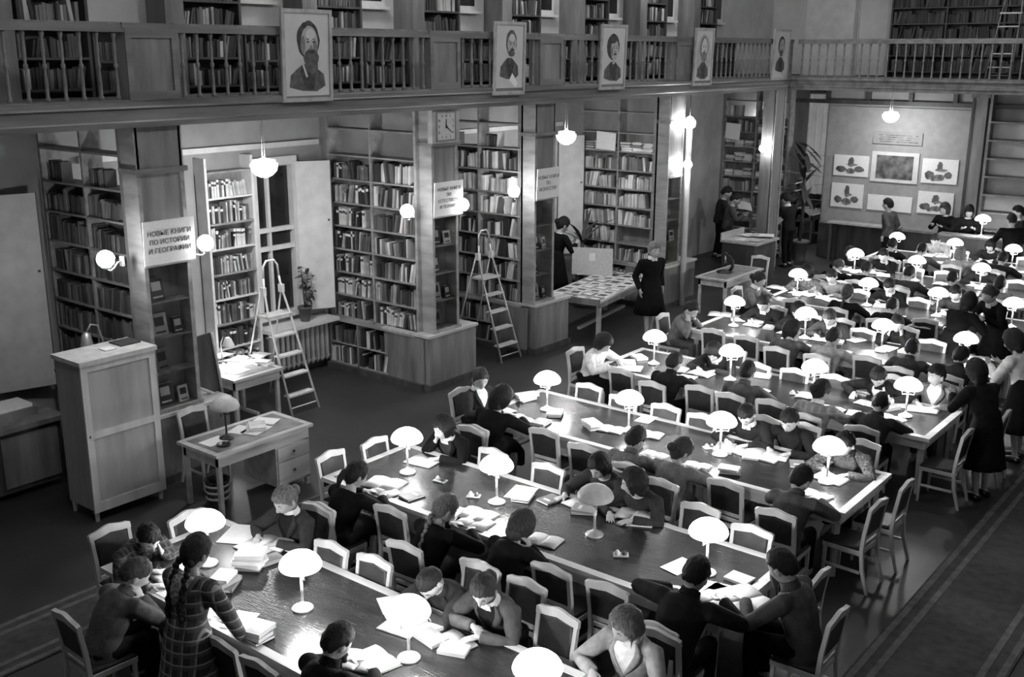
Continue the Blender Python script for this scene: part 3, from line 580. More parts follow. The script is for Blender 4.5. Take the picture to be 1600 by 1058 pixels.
# standing pipe with lamp by the fourth column
p = PX(1078, 187, -10.92); t = thing('pipe_lamp', 'pale vertical pipe with a small lamp at its top and a globe halfway', 'lamp', (-10.92, p.y, 0)); MB().tube([(0, 0, 0), (0, 0, 3.72)], .06, 12).build('pipe', 'white_paint', t); MB().lathe([(.05, 3.7), (.11, 3.74), (.12, 3.84), (.06, 3.92), (.01, 3.95)], 14).build('top_shade', 'globe_glass', t); MB().tube([(0, 0, 3.94), (0, 0, 4.38)], .008, 6).build('cord', 'brass_dark', t)
MB().ball((.05, -.1, 2.98), .09, n=14, k=9).build('globe', 'globe_glass', t)
for wd, x, y in (('the frontmost table', -6.5, 4.0), ('the second and third tables', -6.5, 10.0), ('the middle tables', -6.5, 15.5), ('the hindmost tables', -6.5, 21.5)):
    t = thing('ceiling_globe', 'milk-glass ceiling globe hanging high over '+wd, 'lamp', (x, y, 7.4), group='hall ceiling globes'); MB().ball((0, 0, 0), .22, n=16, k=10).build('globe', 'hall_glass', t); MB().tube([(0, 0, .2), (0, 0, 1.2)], .012, 6).build('rod', 'brass_dark', t)
for wd, x, y in (('near', -11.8, 11.5), ('middle', -11.8, 16), ('far', -11.8, 20.5)):
    t = thing('gallery_globe', 'globe lamp hanging high over the %s part of the left gallery' % wd, 'lamp', (x, y, 7.2), group='gallery ceiling globes'); MB().ball((0, 0, 0), .16, n=16, k=10).build('globe', 'gallery_glass', t); MB().tube([(0, 0, .14), (0, 0, 1.4)], .01, 6).build('rod', 'brass_dark', t)
# ---------------------------------------------------------------- clock, portraits, picture panel
t = thing('wall_clock', 'square pale wall clock on the column', 'clock', (XG-.02, 12.2, 4.11)); h = .25
bx('clock_body', 'frame_pale', (-.06, .03, -.31, .31, -h, h), t); dl = bx('dial', 'paper_grey', (.03, .036, -.2, .2, -.2, .2), t)
for q in ((-.22, -.2, -.22, .22), (.2, .22, -.22, .22)): bx('bezel', 'wood_column', (.03, .045, *q), t)
for q in ((-.2, .2, -.22, -.2), (-.2, .2, .2, .22)): bx('bezel', 'wood_column', (.03, .045, *q), t)
for k in range(12):
    a = k*PI/6; s_ = .16/max(abs(math.sin(a)), abs(math.cos(a))); s_ = min(s_, .19)*.98
    text('numeral', str(k or 12), .055, 'ink', dl, (.0375, math.sin(a)*s_, math.cos(a)*s_-.02), (PI/2, 0, PI/2))
MB().prism([(-.012, -.03), (.012, -.03), (.006, .11), (-.006, .11)], .004, 'x', .038).build('hour_hand', 'ink', t); M = Matrix.Rotation(-rad(128), 4, 'X'); MB().prism([(-.009, -.03), (.009, -.03), (.004, .16), (-.004, .16)], .004, 'x', .043, 0, M).build('minute_hand', 'ink', t); MB().ball((.044, 0, 0), .014, n=8, k=6).build('pivot', 'ink', t)
def blob(cx, cy, rx, ry, n=22, j=.06, seed=0, sq=0):
    r = random.Random(seed); return [(cx+rx*math.cos(a)*(1+r.uniform(-j, j)), cy+ry*math.sin(a)*(1+r.uniform(-j, j))) for a in [2*PI*i/n for i in range(n)]]
def portrait(y0, y1, z0, z1, label, shapes, seed):
    wd, ht = y1-y0, z1-z0; t = thing('framed_portrait', label, 'portrait', (XG+.1, (y0+y1)/2, z0)); t.rotation_euler = (0, .03, 0)
    f = .05
    bk = bx('drawing_sheet', 'portrait_paper', (0, .015, -wd/2+f, wd/2-f, f, ht-f), t)
    for q in ((-wd/2, -wd/2+f, 0, ht), (wd/2-f, wd/2, 0, ht), (-wd/2+f, wd/2-f, 0, f), (-wd/2+f, wd/2-f, ht-f, ht)): bx('frame_bar', 'frame_pale', (0, .035, *q), t)
    for i, sh in enumerate(shapes):
        nm, m_ = sh[:2]; pts = sh[2] if len(sh) == 3 else blob(*sh[2:], 28, .035, seed*20+i)
        poly = [((a-.5)*wd, b*ht) for a, b in pts]
        MB().prism(poly, .001, 'x', .0155+i*.0008).build('drawn_'+nm, m_, bk)
HD, HM, HL = 'draw_dark', 'draw_mid', 'draw_light'
def eyes(cx, cy, w_): return [('brow', HM, cx-w_, cy+.03, .03, .008), ('brow', HM, cx+w_, cy+.03, .03, .008), ('eye', HD, cx-w_, cy, .022, .01), ('eye', HD, cx+w_, cy, .022, .01), ('nose', HM, cx+.005, cy-.07, .018, .04)]
HG = 'draw_grey'
def bust(y, w_=.34): return [(.5-w_, y-.2), (.5-w_*.3, y-.24), (.5+w_*.5, y-.25), (.5+w_, y-.19), (.5+w_*.92, y-.06), (.5+w_*.55, y), (.5+w_*.25, y+.05), (.5-w_*.25, y+.05), (.5-w_*.55, y), (.5-w_*.92, y-.07)]
def lapel(y, w_=.34): return [(.5-w_*.1, y-.22), (.5+w_*.35, y-.23), (.5+w_*.5, y-.02), (.5+w_*.25, y+.05), (.5+w_*.05, y-.05), (.5-w_*.2, y+.05), (.5-w_*.42, y-.03)]
portrait(9.0, 9.84, 4.57, 5.72, 'framed portrait drawing of a long-bearded man', [('coat', HG, bust(.36, .36)), ('lapel', HD, lapel(.36, .36)), ('hair', HD, .53, .67, .225, .205), ('face', HL, .55, .64, .165, .185), ('forehead', 'portrait_paper', .57, .73, .09, .06), ('temple', HM, .42, .62, .045, .1), ('cheek', HM, .66, .6, .04, .07), ('beard', HG, .58, .475, .15, .10), ('beard_tip', HG, .6, .39, .11, .09), ('collar', 'portrait_paper', [(.38, .42), (.42, .42), (.5, .28), (.47, .26)])]+eyes(.57, .65, .06)+[('moustache', HD, .58, .545, .075, .02)], 1)
portrait(13.19, 13.98, 4.54, 5.66, 'framed portrait drawing of a bald man', [('coat', HG, bust(.46, .3)), ('lapel', HD, lapel(.46, .3)), ('shirt', 'paper', [(.5, .2), (.72, .1), (.78, .16), (.6, .3)]), ('head', HG, .55, .72, .17, .17), ('face', HL, .56, .695, .14, .145), ('forehead', 'portrait_paper', .57, .78, .09, .05), ('jaw', HG, .56, .57, .1, .045)]+eyes(.57, .70, .05)+[('moustache', HD, .57, .62, .06, .018)], 2)
portrait(16.15, 16.98, 4.55, 5.68, 'framed portrait drawing of a long-haired man', [('coat', HG, bust(.38, .34)), ('lapel', HD, lapel(.38, .34)), ('hair', HD, .48, .66, .24, .20), ('face', HL, .54, .62, .15, .165), ('fringe', HD, .45, .77, .17, .06), ('cheek', HM, .43, .58, .04, .08), ('cravat', HL, .52, .42, .05, .03)]+eyes(.55, .64, .05)+[('moustache', HD, .55, .545, .06, .016)], 3)
portrait(19.5, 20.28, 4.55, 5.68, 'framed oval portrait drawing of a greying man', [('oval', HL, .5, .5, .37, .4), ('coat', HG, bust(.36, .3)), ('lapel', HD, lapel(.36, .3)), ('hair', HM, .5, .66, .22, .2), ('face', 'portrait_paper', .52, .65, .15, .17), ('beard', HM, .52, .5, .14, .1)]+eyes(.52, .67, .05), 4)
portrait(23.1, 23.95, 4.6, 5.72, 'framed portrait drawing nearest the far corner', [('coat', HG, bust(.4, .28)), ('lapel', HD, lapel(.4, .28)), ('hair', HD, .5, .68, .2, .18), ('face', HL, .52, .66, .14, .15), ('beard', HG, .52, .53, .1, .07)]+eyes(.52, .68, .045), 5)
t = thing('picture_panel', 'grey exhibition panel on the back wall', 'panel'); xa, xb = -10.95, -7.42
bx('board', 'board_panel', (xa, xb, YW-.06, YW-.01, .95, 3.9), t); bx('ledge', 'wood_column', (xa, xb, YW-.14, YW-.01, .9, .95), t)
def pic(name, label, a, b, c, d, frame, inner, m_, bits=0, seed=0):
    p0 = PY(a, b, YW-.06); p1 = PY(c, d, YW-.06); t = thing(name, label, 'picture', ((p0.x+p1.x)/2, YW-.075, (p0.z+p1.z)/2)); w_, h_ = abs(p1.x-p0.x)/2, abs(p1.z-p0.z)/2
    mo = bx('mount', frame, (-w_, w_, -.02, .012, -h_, h_), t)
    if inner: bx('picture', m_, (-w_*inner, w_*inner, -.024, -.02, -h_*inner, h_*inner), mo)
    r = random.Random(seed)
    spots = [(0, .35, .2, .5, 'picture_dark'), (-.55, -.35, .28, .32, 'picture_dark'), (0, -.5, .3, .28, 'picture_mid'), (.5, -.3, .24, .3, 'picture_dark'), (.1, .1, .3, .12, 'picture_mid'), (-.3, -.6, .2, .2, 'picture_mid')]
    for i in range(bits):
        x, z, s1, s2, mm = spots[i]; s1, s2 = s1*r.uniform(.8, 1.2), s2*r.uniform(.8, 1.1)
        MB().prism(blob(x*w_, z*h_, s1*w_, s2*h_, 16, .16, seed+i), .002, 'y', -.024-.001*i).build('motif', mm, mo)
    if 'banner' in name:
        for i in range(4): bx('print_line', 'picture_mid', (-w_*(.8-.1*(i % 2)), w_*(.85-.12*(i % 3)), -.022, -.02, h_*(.5-.36*i)-.012, h_*(.5-.36*i)+.012), mo)
pic('framed_painting', 'large framed dark picture in the middle of the panel', 1364, 236, 1433, 288, 'white_paint', .78, 'picture_dark', 0, 3)
pic('poster', 'poster at the upper left of the picture panel', 1305, 241, 1356, 277, 'paper', 0, '', 5, 21); pic('poster', 'poster at the upper right of the picture panel', 1443, 247, 1495, 289, 'paper', 0, '', 6, 32)
pic('poster', 'poster at the lower left of the picture panel', 1301, 285, 1347, 326, 'paper', 0, '', 5, 43); pic('poster', 'blank pale sheet below the framed picture', 1357, 303, 1424, 333, 'paper', 0, '', 0, 54); pic('poster', 'poster at the lower right of the picture panel', 1436, 298, 1488, 337, 'paper', 0, '', 6, 65)
pic('text_banner', 'faint grey banner above the framed picture', 1366, 205, 1441, 228, 'banner', 0, '', 0, 1)
t = thing('wall_pilaster', 'wooden pilaster right of the picture panel', 'pilaster'); bx('shaft', 'wood_column', (-7.4, -7.08, YW-.2, YW, 0, 4.36), t); bx('edge', 'wood_dark', (-7.42, -7.36, YW-.22, YW, 0, 4.36), t); bx('capital', 'wood_gallery', (-7.45, -7.03, YW-.24, YW, 4.2, 4.36), t)
t = thing('open_rack', 'pale open rack right of the pilaster', 'rack')
for x in (-7.0, -5.9): bx('upright', 'wood_column', (x, x+.06, YW-.3, YW, 0, 4.3), t)
for i in range(8): bx('shelf', 'wood_column', (-6.94, -5.9, YW-.3, YW, .7+i*.42, .74+i*.42), t)
for i in range(7): bx('white_back', 'wall_white', (-6.94, -5.9, YW-.03, YW-.005, .76+i*.42, 1.1+i*.42), t) if i not in (1, 3) else None
# bright curtain in the far corner
t = thing('window_curtain', 'bright curtain in the far left corner', 'curtain', (0, 0, 0)); a = PY(1215, 170, 31.5).x; b = PY(1300, 170, 31.5).x
m = MB(); R = []
for z in (1.0, 4.0): R.append([(a+(b-a)*i/40, 31.5+.05*math.sin(i*1.3), z) for i in range(41)])
m.rings(R, False, 0, True, closed=False); m.build('cloth', 'cloth_curtain', t); bx('curtain_rail', 'wood_dark', (a, b, 31.48, 31.52, 4.0, 4.05), t)
# magazine table
t = thing('magazine_table', 'long sloped table covered with magazines', 'table', (-11.33, 17.12, 0), rad(9)); L2, W2 = 1.36, .58
bx('top', 'wood_desk', (-W2, W2, -L2, L2, .75, .79), t); bx('rim', 'wood_column', (-W2, W2, -L2-.03, -L2, .7, .82), t); bx('apron', 'wood_column', (W2-.04, W2, -L2, L2, .66, .75), t)
for y in (-L2+.3, L2-.3):
    bx('leg', 'wood_desk', (W2-.2, W2-.13, y-.04, y+.04, 0, .75), t); bx('leg', 'wood_desk', (-W2+.13, -W2+.2, y-.04, y+.04, 0, .75), t)
bx('stretcher', 'wood_desk', (-.03, .03, -L2+.3, L2-.3, .12, .17), t)
for i in range(9):
    for j in range(4):
        c, s = math.cos(rad(9)), math.sin(rad(9)); lx, ly = -.42+.28*j, -1.2+.3*i; a = rad(9)+rnd.uniform(-.12, .12)
        g = thing('magazine', '%s magazine of %s row on the magazine table' % (ORD[i], ['the rear', 'the second', 'the third', 'the front'][j]), 'magazine', (-11.33+c*lx-s*ly, 17.12+s*lx+c*ly, .791), a, 'magazines on the display table')
        k = rnd.choice([3, 4, 5, 6, 6, 7]); bx('cover', 'book_%d' % k, (-.12, .12, -.125, .125, 0, .008), g); bx('cover_picture', 'book_%d' % (1 if k > 4 else 6), (-.09, .07, -.09, .02+.06*(i % 2), .008, .0095), g)
t = thing('notice_board', 'large blank white board on the magazine table', 'board', (-12.02, 17.75, .79), rad(24)); bx('sheet', 'paper_grey', (-.42, .42, -.012, .012, 0, .56), t); bx('pasted_note', 'paper', (-.06, .06, -.016, -.012, .3, .46), t); bx('stand_foot', 'wood_desk', (-.3, .3, -.05, .12, 0, .015), t)
# counter with papers in front of the newspaper rack
t = thing('reading_counter', 'counter with open newspapers before the newspaper rack', 'counter'); x0, x1, y0, y1 = -11.4, -10.5, 22.15, 23.3
bx('body', 'wood_dark', (x0, x1-.08, y0+.05, y1, 0, .95), t); bx('top', 'wood_desk', (x0-.03, x1, y0, y1+.03, .95, 1.0), t); bx('back_lip', 'wood_desk', (x0-.03, x0, y0, y1, 1.0, 1.16), t)
for i in range(6):
    o = bx('newspaper', 'paper' if i % 2 else 'paper_grey', (-.17, .17, -.2, .2, 0, .008)); o.location = (-11.2+.2*(i % 3)+.05, 22.4+.45*(i//3)+.06*i, 1.001+.009*i); o.rotation_euler.z = rnd.uniform(-.5, .5); tag(o, '%s newspaper lying on the reading counter' % ORD[i], 'newspaper')
t = thing('side_table', 'bare table against the picture panel', 'table', (PY(1350, 350, 26.5).x, 26.5, 0)); bx('top', 'wood_desk', (-.9, .9, -.2, .2, .98, 1.02), t)
for x in (-.8, .8):
    for y in (-.15, .15): bx('leg', 'wood_dark', (x-.03, x+.03, y-.03, y+.03, 0, .98), t)
t = thing('issue_desk', 'dark issue desk at the right of the back wall', 'counter', (-6.6, 25.62, 0)); bx('body', 'wood_dark', (-.9, 1.4, -.16, .16, 0, 1.1), t); bx('top', 'wood_column', (-.95, 1.45, -.2, .2, 1.1, 1.14), t)
p = PY(1535, 350, 25.55); put_lamp((p.x, 25.55, 1.142), 'glowing dome lamp on the issue desk at the back', True)
# ---------------------------------------------------------------- chairs
def make_chair():
    t = thing('reading_chair', 'x', 'chair')
    MB().box(-.205, .205, -.2, .2, .40, .445).build('seat_frame', 'wood_chair', t)
    MB().rings([[(x*s, y*s, z) for x, y in ((-.19, -.18), (.19, -.18), (.2, .19), (-.2, .19))] for s, z in ((1, .445), (1, .465), (.85, .478))]).build('seat', 'leather', t)
    for x in (-.185, .185):
        MB().tube([(x, .175, .42), (x*1.02, .18, 0)], [.024, .017], 4, sm=False, ref=(1, 1, 0)).build('leg', 'wood_chair', t)
        MB().tube([(x, -.29, 0), (x, -.22, .25), (x, -.2, .45), (x, -.215, .65), (x*1.03, -.255, .90)], [.018, .024, .026, .026, .024], 4, sm=False, ref=(1, 1, 0)).build('leg', 'wood_chair', t)
        MB().box(x-.012, x+.012, -.2, .16, .2, .225).build('stretcher', 'wood_chair', t)
    pts = [(-.212+.424*i/16, .925+.034*math.exp(-((i/16-.5)/.24)**2)-(.012 if i in (0, 16) else 0)) for i in range(17)]
    poly = [(-.16, .862), (-.08, .872), (0, .885), (.08, .872), (.16, .862), (.212, .86)]+pts[::-1]+[(-.212, .86)]
    tilt = Matrix.Translation((0, -.215, .65)) @ Matrix.Rotation(.16, 4, 'X') @ Matrix.Translation((0, 0, -.65))
    MB().prism(poly[::-1], .036, 'y', -.018, 0, tilt).build('top_rail', 'wood_chair', t)
    MB().box(-.165, .165, -.014, .014, .545, .59, 0, tilt).build('back_rail', 'wood_chair', t); MB().box(-.165, .165, -.012, .012, .478, .51, 0, tilt).build('back_rail', 'wood_chair', t)
    m = MB(); q = lambda s, y: [(x*s, y, .73+(z-.73)*s) for x, z in ((-.166, .588), (.166, .588), (.166, .872), (.08, .88), (0, .89), (-.08, .88), (-.166, .872))]
    m.rings([[tilt @ Vector(p) for p in q(s, y)] for s, y in ((1, -.012), (1, .012), (.88, .024))]); m.build('backrest', 'leather_front', t)
    return t
CHAIR = make_chair(); CH_USED = [0]; SEATS = []
def put_chair(x, y, ang, label):
    o = CHAIR if not CH_USED[0] else copy_tree(CHAIR); CH_USED[0] = 1
    o.location = (x, y, 0); o.rotation_euler = (0, 0, ang); o['label'] = label; o['group'] = 'wooden reading chairs'
# ---------------------------------------------------------------- people
def smooth(a, b, x): t = max(0, min(1, (x-a)/(b-a))); return t*t*(3-2*t)
def gs(d, c, s): return math.exp(-((d[0]-c[0])**2+(d[1]-c[1])**2)/(s*s))
def head_fn(d):
    x, y, z = d; w_ = .086; dp = .106; h = .130
    jaw = 1-.32*smooth(.15, -1, z); X = w_*x*jaw; Y = dp*y*(1-.10*smooth(-.2, -1, z)) ; Z = h*z
    if y < 0: Y *= 1.08; Y += .03*smooth(-.2, -.9, z)*(-y)
    if y > 0:
        f = y**1.5; q = (x, z)
        Y += f*(.026*gs(q, (0, -.2), .14)+.014*gs(q, (0, -.02), .11)+.007*gs(q, (0, .24), .45)-.012*gs(q, (.36, .05), .17)-.012*gs(q, (-.36, .05), .17)+.008*gs(q, (0, -.52), .18)-.006*gs(q, (0, -.44), .07)+.014*gs(q, (0, -.8), .2))
    return Vector((X, Y, Z))
def hair_fn(style, seed):
    vol = {'short': 1.10, 'crew': 1.04, 'bob': 1.2, 'bun': 1.12, 'pony': 1.12, 'braid': 1.11, 'braids': 1.11, 'curly': 1.22, 'long': 1.18}[style]
    low = {'short': (.5, .05, -.55), 'crew': (.55, .15, -.4)}.get(style, (.52, -.25, -.85))
    if style in ('bob', 'curly', 'long'): low = (.5, -.75, -1.2)
    def fn(d):
        y = d.y; zl = low[0]*smooth(.1, .85, y)+low[1]*(1-smooth(.1, .85, y)) if y > 0 else low[1]+(low[2]-low[1])*smooth(0, -.6, y)
        if style in ('bob', 'curly', 'long') and y > 0: zl = low[0]*smooth(.35, .8, y)+low[1]*(1-smooth(.35, .8, y))
        zl += noise.noise(d*5+Vector((seed*3, 1, 0)))*.16; m_ = smooth(zl-.08, zl+.12, d.z); q = head_fn(d)
        lump = noise.noise(d*4.2+Vector((seed, 0, 0)))*.06+noise.noise(d*13+Vector((0, seed, 0)))*(.045 if style != 'crew' else .01)*(2 if style == 'curly' else 1)+(.05*max(0, d.y)*max(0, d.z) if style == 'short' else 0)
        az = math.atan2(d.x, d.y+.15); lump += .05*noise.noise(Vector((math.cos(az)*6+seed, math.sin(az)*6, d.z*1.2)))*(1-abs(d.z)**6)*(0.3 if style == 'crew' else 1)
        k = .88+m_*(vol-.88+lump+.05*max(0, d.z))
        return Vector((q.x*k, q.y*k, q.z*k+.004*m_))
    return fn
def ik(S, W, l1, l2, pole):
    d = W-S; D = min(d.length, (l1+l2)*.985); W = S+d.normalized()*D; a = (l1*l1-l2*l2+D*D)/(2*D); h = math.sqrt(max(1e-5, l1*l1-a*a)); n = d.normalized()
    p = Vector(pole); p = (p-n*p.dot(n)).normalized(); return S+n*a+p*h, W
def hand(mb, W, d, nrm, side, curl, sc=1):
    d = Vector(d).normalized(); nrm = Vector(nrm); nrm = (nrm-d*nrm.dot(d)).normalized(); lat = d.cross(nrm)*side
    mb.tube([W-d*.03*sc, W+d*.01*sc, W+d*.05*sc, W+d*.09*sc], [(.024*sc, .019*sc), (.026*sc, .019*sc), (.041*sc, .016*sc), (.04*sc, .012*sc)], 10, ref=lat)
    for i in range(4):
        p = W+d*.082*sc+lat*(.031-.0205*i)*sc; pts = [p]; a = .1+curl*.25; sp = lat*(.10-.07*i)
        for j, L_ in enumerate((.036, .026, .02)):
            a2 = a+curl*.55*j; v = (d*math.cos(a2)+nrm*math.sin(a2)+sp).normalized(); p = p+v*L_*sc*(1, 1.1, 1.03, .82)[i]; pts.append(p)
        mb.tube(pts, [.0095*sc, .009*sc, .008*sc, .006*sc], 6)
    p = W+d*.022*sc+lat*.026*sc; q = p+(d*.6+lat*.75+nrm*.3).normalized()*.038*sc; e = q+(d*.95+lat*.15+nrm*.35).normalized()*.034*sc; mb.tube([p, q, e], [.014*sc, .0105*sc, .007*sc], 6)
RM = []                                                      # objects to be fused after all figures are laid out
def person(x, y, ang, label, hair=('short', 'dark'), top='dark', bottom='charcoal', pose='read', lean=24, hyaw=0, hpitch=32, seat=True, sc=1.0, lod=1, collar=None, skirt=False, hz=None, extra=None, roll=0, hands=None, twist=0, group=None, name='person', feat=True, front=None, chair=True, sleeve=None, key=None):
    """x, y: where the head is; the body is laid out in the person's own frame (forward +Y) and set down so that the head lands there"""
    L = rad(lean); zp = .52 if seat else .93; tl = .48
    spine = lambda f: Vector((0, tl*f*math.sin(L*(.55+.45*f)), zp+tl*f*math.cos(L*(.6+.4*f))))
    N0 = spine(1); T = (spine(1)-spine(.85)).normalized()
    hp = rad(hpitch); hy = rad(hyaw); nk = (T+Vector((0, .25, .5))).normalized(); HC = N0+nk*.075+Vector((0, .022+.03*math.sin(hp), .072-.02*math.sin(hp)))
    HM_ = Matrix.Translation(HC) @ Matrix.Rotation(-hy, 4, 'Z') @ Matrix.Rotation(rad(roll), 4, 'Y') @ Matrix.Rotation(-hp, 4, 'X') @ Matrix.Scale(1.07 if lod == 0 else 1.12, 4)
    body = MB(); topm = MB(); bot = MB()
    vn = {0: 22, 1: 18, 2: 14}[lod]
    body.ball((0, 0, 0), 1, n=40 if lod == 0 else 28, k=30 if lod == 0 else 20, fn=head_fn, M=HM_)
    for s in (() if hair[0] in ('bob', 'curly', 'long') else (-1, 1)): body.ball((s*.088, -.008, -.012), .012, .02, .033, 8, 6, M=HM_)
    chin = HM_ @ Vector((0, -.02, -.075)); body.tube([N0-T*.08, N0, N0.lerp(chin, .6), chin], [.06, .056, .052, .05], 12)
    def torso(mb, g, z0=-.12, upto=1.0):
        R = []
        for f, rx, ry in ((z0, .185, .145), (.08, .18, .14), (.3, .168, .13), (.55, .19, .142), (.78, .205, .136), (.9, .188, .112), (.97, .13, .088), (1.03, .08, .072), (1.07, .064, .062)):
            if f > upto: break
            if f != z0 and f <= z0: continue
            if skirt and f < .4 and f > 0: rx *= .92
            c = spine(f); t_ = (spine(f+.02)-spine(f-.02)).normalized(); v = Vector((1, 0, 0)).cross(t_)*-1
            if f < 0: c = Vector((0, -.01, zp+z0*tl))
            R.append([c+Vector((1, 0, 0))*(rx*g*math.cos(2*PI*j/vn)*(1-.06*abs(math.sin(2*PI*j/vn))))+t_.cross(Vector((1, 0, 0)))*(ry*g*math.sin(2*PI*j/vn)) for j in range(vn)])
        mb.rings(R)
    torso(body, .74); torso(topm, 1.0, -.2 if not skirt else (-.06 if seat else .14))
    if skirt and not seat: pass
    # arms
    hd = hands or {}
    TZ = TH+.022; wr = {}
    for s, sd in ((-1, 'L'), (1, 'R')):
        S = spine(.87)+Vector((s*.192, -.005, .0)); mode = hd.get(sd)
        if mode is None:
            mode = {'read': 'table', 'write': 'table', 'both': 'face', 'chinL': 'face' if s < 0 else 'table', 'chinR': 'face' if s > 0 else 'table', 'stand': 'hang', 'hold': 'hold'}.get(pose, 'table')
        if mode == 'table': W = Vector((s*.13, N0.y+.30, TZ+.012)); d = Vector((-s*.55, .75, -.05)); n_ = Vector((0, 0, -1)); cu = .35; pole = Vector((s*1.0, -.25, -.38))
        elif mode == 'cross': W = Vector((-s*.02, N0.y+.24, TZ+.02+.02*(s > 0))); d = Vector((-s*.9, .35, 0)); n_ = Vector((0, 0, -1)); cu = .3; pole = Vector((s*1.0, .0, -.12))
        elif mode == 'face': q = HM_ @ Vector((s*.07, .035, -.085)); W = q+Vector((s*.015, .05, -.075)); d = (q+Vector((0, 0, .05))-W); n_ = Vector((-s, -.45, .1)); cu = .55; pole = Vector((s*.6, .55, -1))
        elif mode == 'brow': q = HM_ @ Vector((s*.06, .07, .04)); W = q+Vector((s*.05, .04, -.10)); d = q-W+Vector((-s*.02, -.01, .03)); n_ = Vector((-s*.7, -1, 0)); cu = .6; pole = Vector((s*.7, .5, -1))
        elif mode == 'hang': W = Vector((s*.25, .03+.05*s, zp-.06)); d = Vector((0, .12, -1)); n_ = Vector((-s, 0, 0)); cu = .5; pole = Vector((s*.3, -1, 0))
        elif mode == 'hold': W = Vector((s*.13, N0.y+.27, zp+.26)); d = Vector((-s*.5, .6, .25)); n_ = Vector((-s*.4, .2, .9)); cu = .6; pole = Vector((s*.8, -.3, -.9))
        elif mode == 'lean': W = Vector((s*.26, N0.y+.22, TZ+.02)); d = Vector((-s*.1, .9, -.25)); n_ = Vector((0, 0, -1)); cu = .25; pole = Vector((s*1.0, -.4, 0))
        else: W, d, n_, cu = Vector(mode[0]), Vector(mode[1]), Vector((0, 0, -1)), .5; pole = Vector((s, -.2, -.5))
        E_, W = ik(S, W, .30, .27, pole); wr[sd] = W
        sl = .98 if sleeve is None else sleeve
        cuff = E_.lerp(W, sl)
        topm.tube([S-Vector((s*.05, 0, 0)), S, S.lerp(E_, .5), E_, E_.lerp(cuff, .5), cuff], [.068, .077, .071, .064, .056, .049], 12)
        body.tube([S, E_, E_.lerp(W, .5), W+d.normalized()*.01], [.042, .037, .034, .025], 10); hand(body, W, d, n_, 1 if s > 0 else -1, cu, .95)
    # legs
    for s in (-1, 1):
        hip = Vector((s*.09, 0, zp-.02)); st = (.05 if s > 0 else -.05)*(1 if pose == 'walk' else .3)
        if seat: kn = Vector((s*.11, .40, .50)); an = Vector((s*.11, .36, .09))
        else: kn = Vector((s*.1, .02+st, .5)); an = Vector((s*.1, -.02+st*2.2, .08))
        body.tube([hip, kn, kn.lerp(an, .35), an], [.05, .045, .052, .034], 10); body.tube([an+Vector((0, -.05, -.03)), an+Vector((0, .04, -.04)), an+Vector((0, .15, -.06))], [(.035, .04), (.04, .035), (.035, .018)], 8)
        if not skirt: bot.tube([hip+Vector((0, 0, .03)), hip.lerp(kn, .5), kn, kn.lerp(an, .4), an+Vector((0, 0, .02))], [.098, .085, .07, .066, .062], 12)
    if not skirt: bot.ball((0, -.01, zp-.01), .175, .13, .12, 14, 10)
    elif seat: bot.tube([(0, -.06, zp+.1), (0, -.02, zp-.02), (0, .2, .53), (0, .38, .515), (0, .46, .42), (0, .45, .26)], [(.15, .16), (.135, .2), (.105, .2), (.09, .2), (.09, .21), (.08, .22)], 16, ref=(0, -.3, 1))
    else:
        R = []
        for z, rx, ry in ((zp+.17, .15, .115), (zp+.09, .17, .135), (zp+.02, .195, .155), (zp-.15, .22, .18), (zp-.35, .26, .22), (zp-.52, .29, .25)):
            R.append([(rx*math.cos(2*PI*j/48)*(1+.05*math.sin(j*PI/2)*(zp+.1-z)), ry*math.sin(2*PI*j/48)*(1+.05*math.sin(j*PI/2)*(zp+.1-z)), z) for j in range(48)])
        bot.rings(R)
    off = Matrix.Rotation(ang, 4, 'Z') @ (HC*sc); px, py = x-off.x, y-off.y
    root = body.build(name, 'skin'); root.location = (px, py, 0); root.rotation_euler = (0, 0, ang); root.scale = (sc, sc, sc)
    tag(root, label, 'person', group)
    RM.append((root, {0: .0058, 1: .0095, 2: .015}[lod], 2))
    gname = 'dress_top' if skirt else 'jacket'
    tp = topm.build(gname, top if top.startswith('cloth') else 'cloth_'+top, root); RM.append((tp, {0: .012, 1: .016, 2: .022}[lod], 4))
    bt = bot.build('skirt' if skirt else 'trousers', bottom if bottom.startswith('cloth') else 'cloth_'+bottom, root)
    if not (skirt and not seat): RM.append((bt, {0: .018, 1: .022, 2: .028}[lod], 3))
    hb = MB(); hb.ball((0, 0, 0), 1, n=(56, 44, 24)[lod], k=(38, 30, 16)[lod], fn=hair_fn(hair[0], hash(label) % 50 if False else len(label)*1.7), M=HM_)
    st_ = hair[0]
    if st_ == 'bun': hb.ball(HM_ @ Vector((0, -.13, .0)), .055, .045, .055, 12, 8)
    if st_ == 'pony': hb.tube([HM_ @ Vector(v) for v in ((0, -.09, .03), (0, -.135, .0), (0, -.15, -.08), (0, -.13, -.17))], [.03, .035, .032, .012], 10)
    if st_ in ('bob', 'long', 'curly'): hb.ball(HM_ @ Vector((0, -.05, -.07)), .088, .06, .085 if st_ != 'long' else .14, 14, 10)
    if st_ in ('braid', 'braids'):
        for s in ((-1, 1) if st_ == 'braids' else (0,)):
            for i in range(11):
                f = i/10; c = HM_ @ Vector((s*.055, -.095, -.06)); e = spine(.42)+Vector((s*.07, -.14, 0)); q = c.lerp(e, f)+Vector((.006*(-1)**i, -.03*math.sin(PI*f), 0)); hb.ball(q, .03*(1-.4*f), .024, .034, 8, 6)
    hb.build('hair', 'hair_'+hair[1], root)
    if collar is None and not skirt and lod < 2: collar = 'cloth_'+top if not top.startswith('cloth') else top
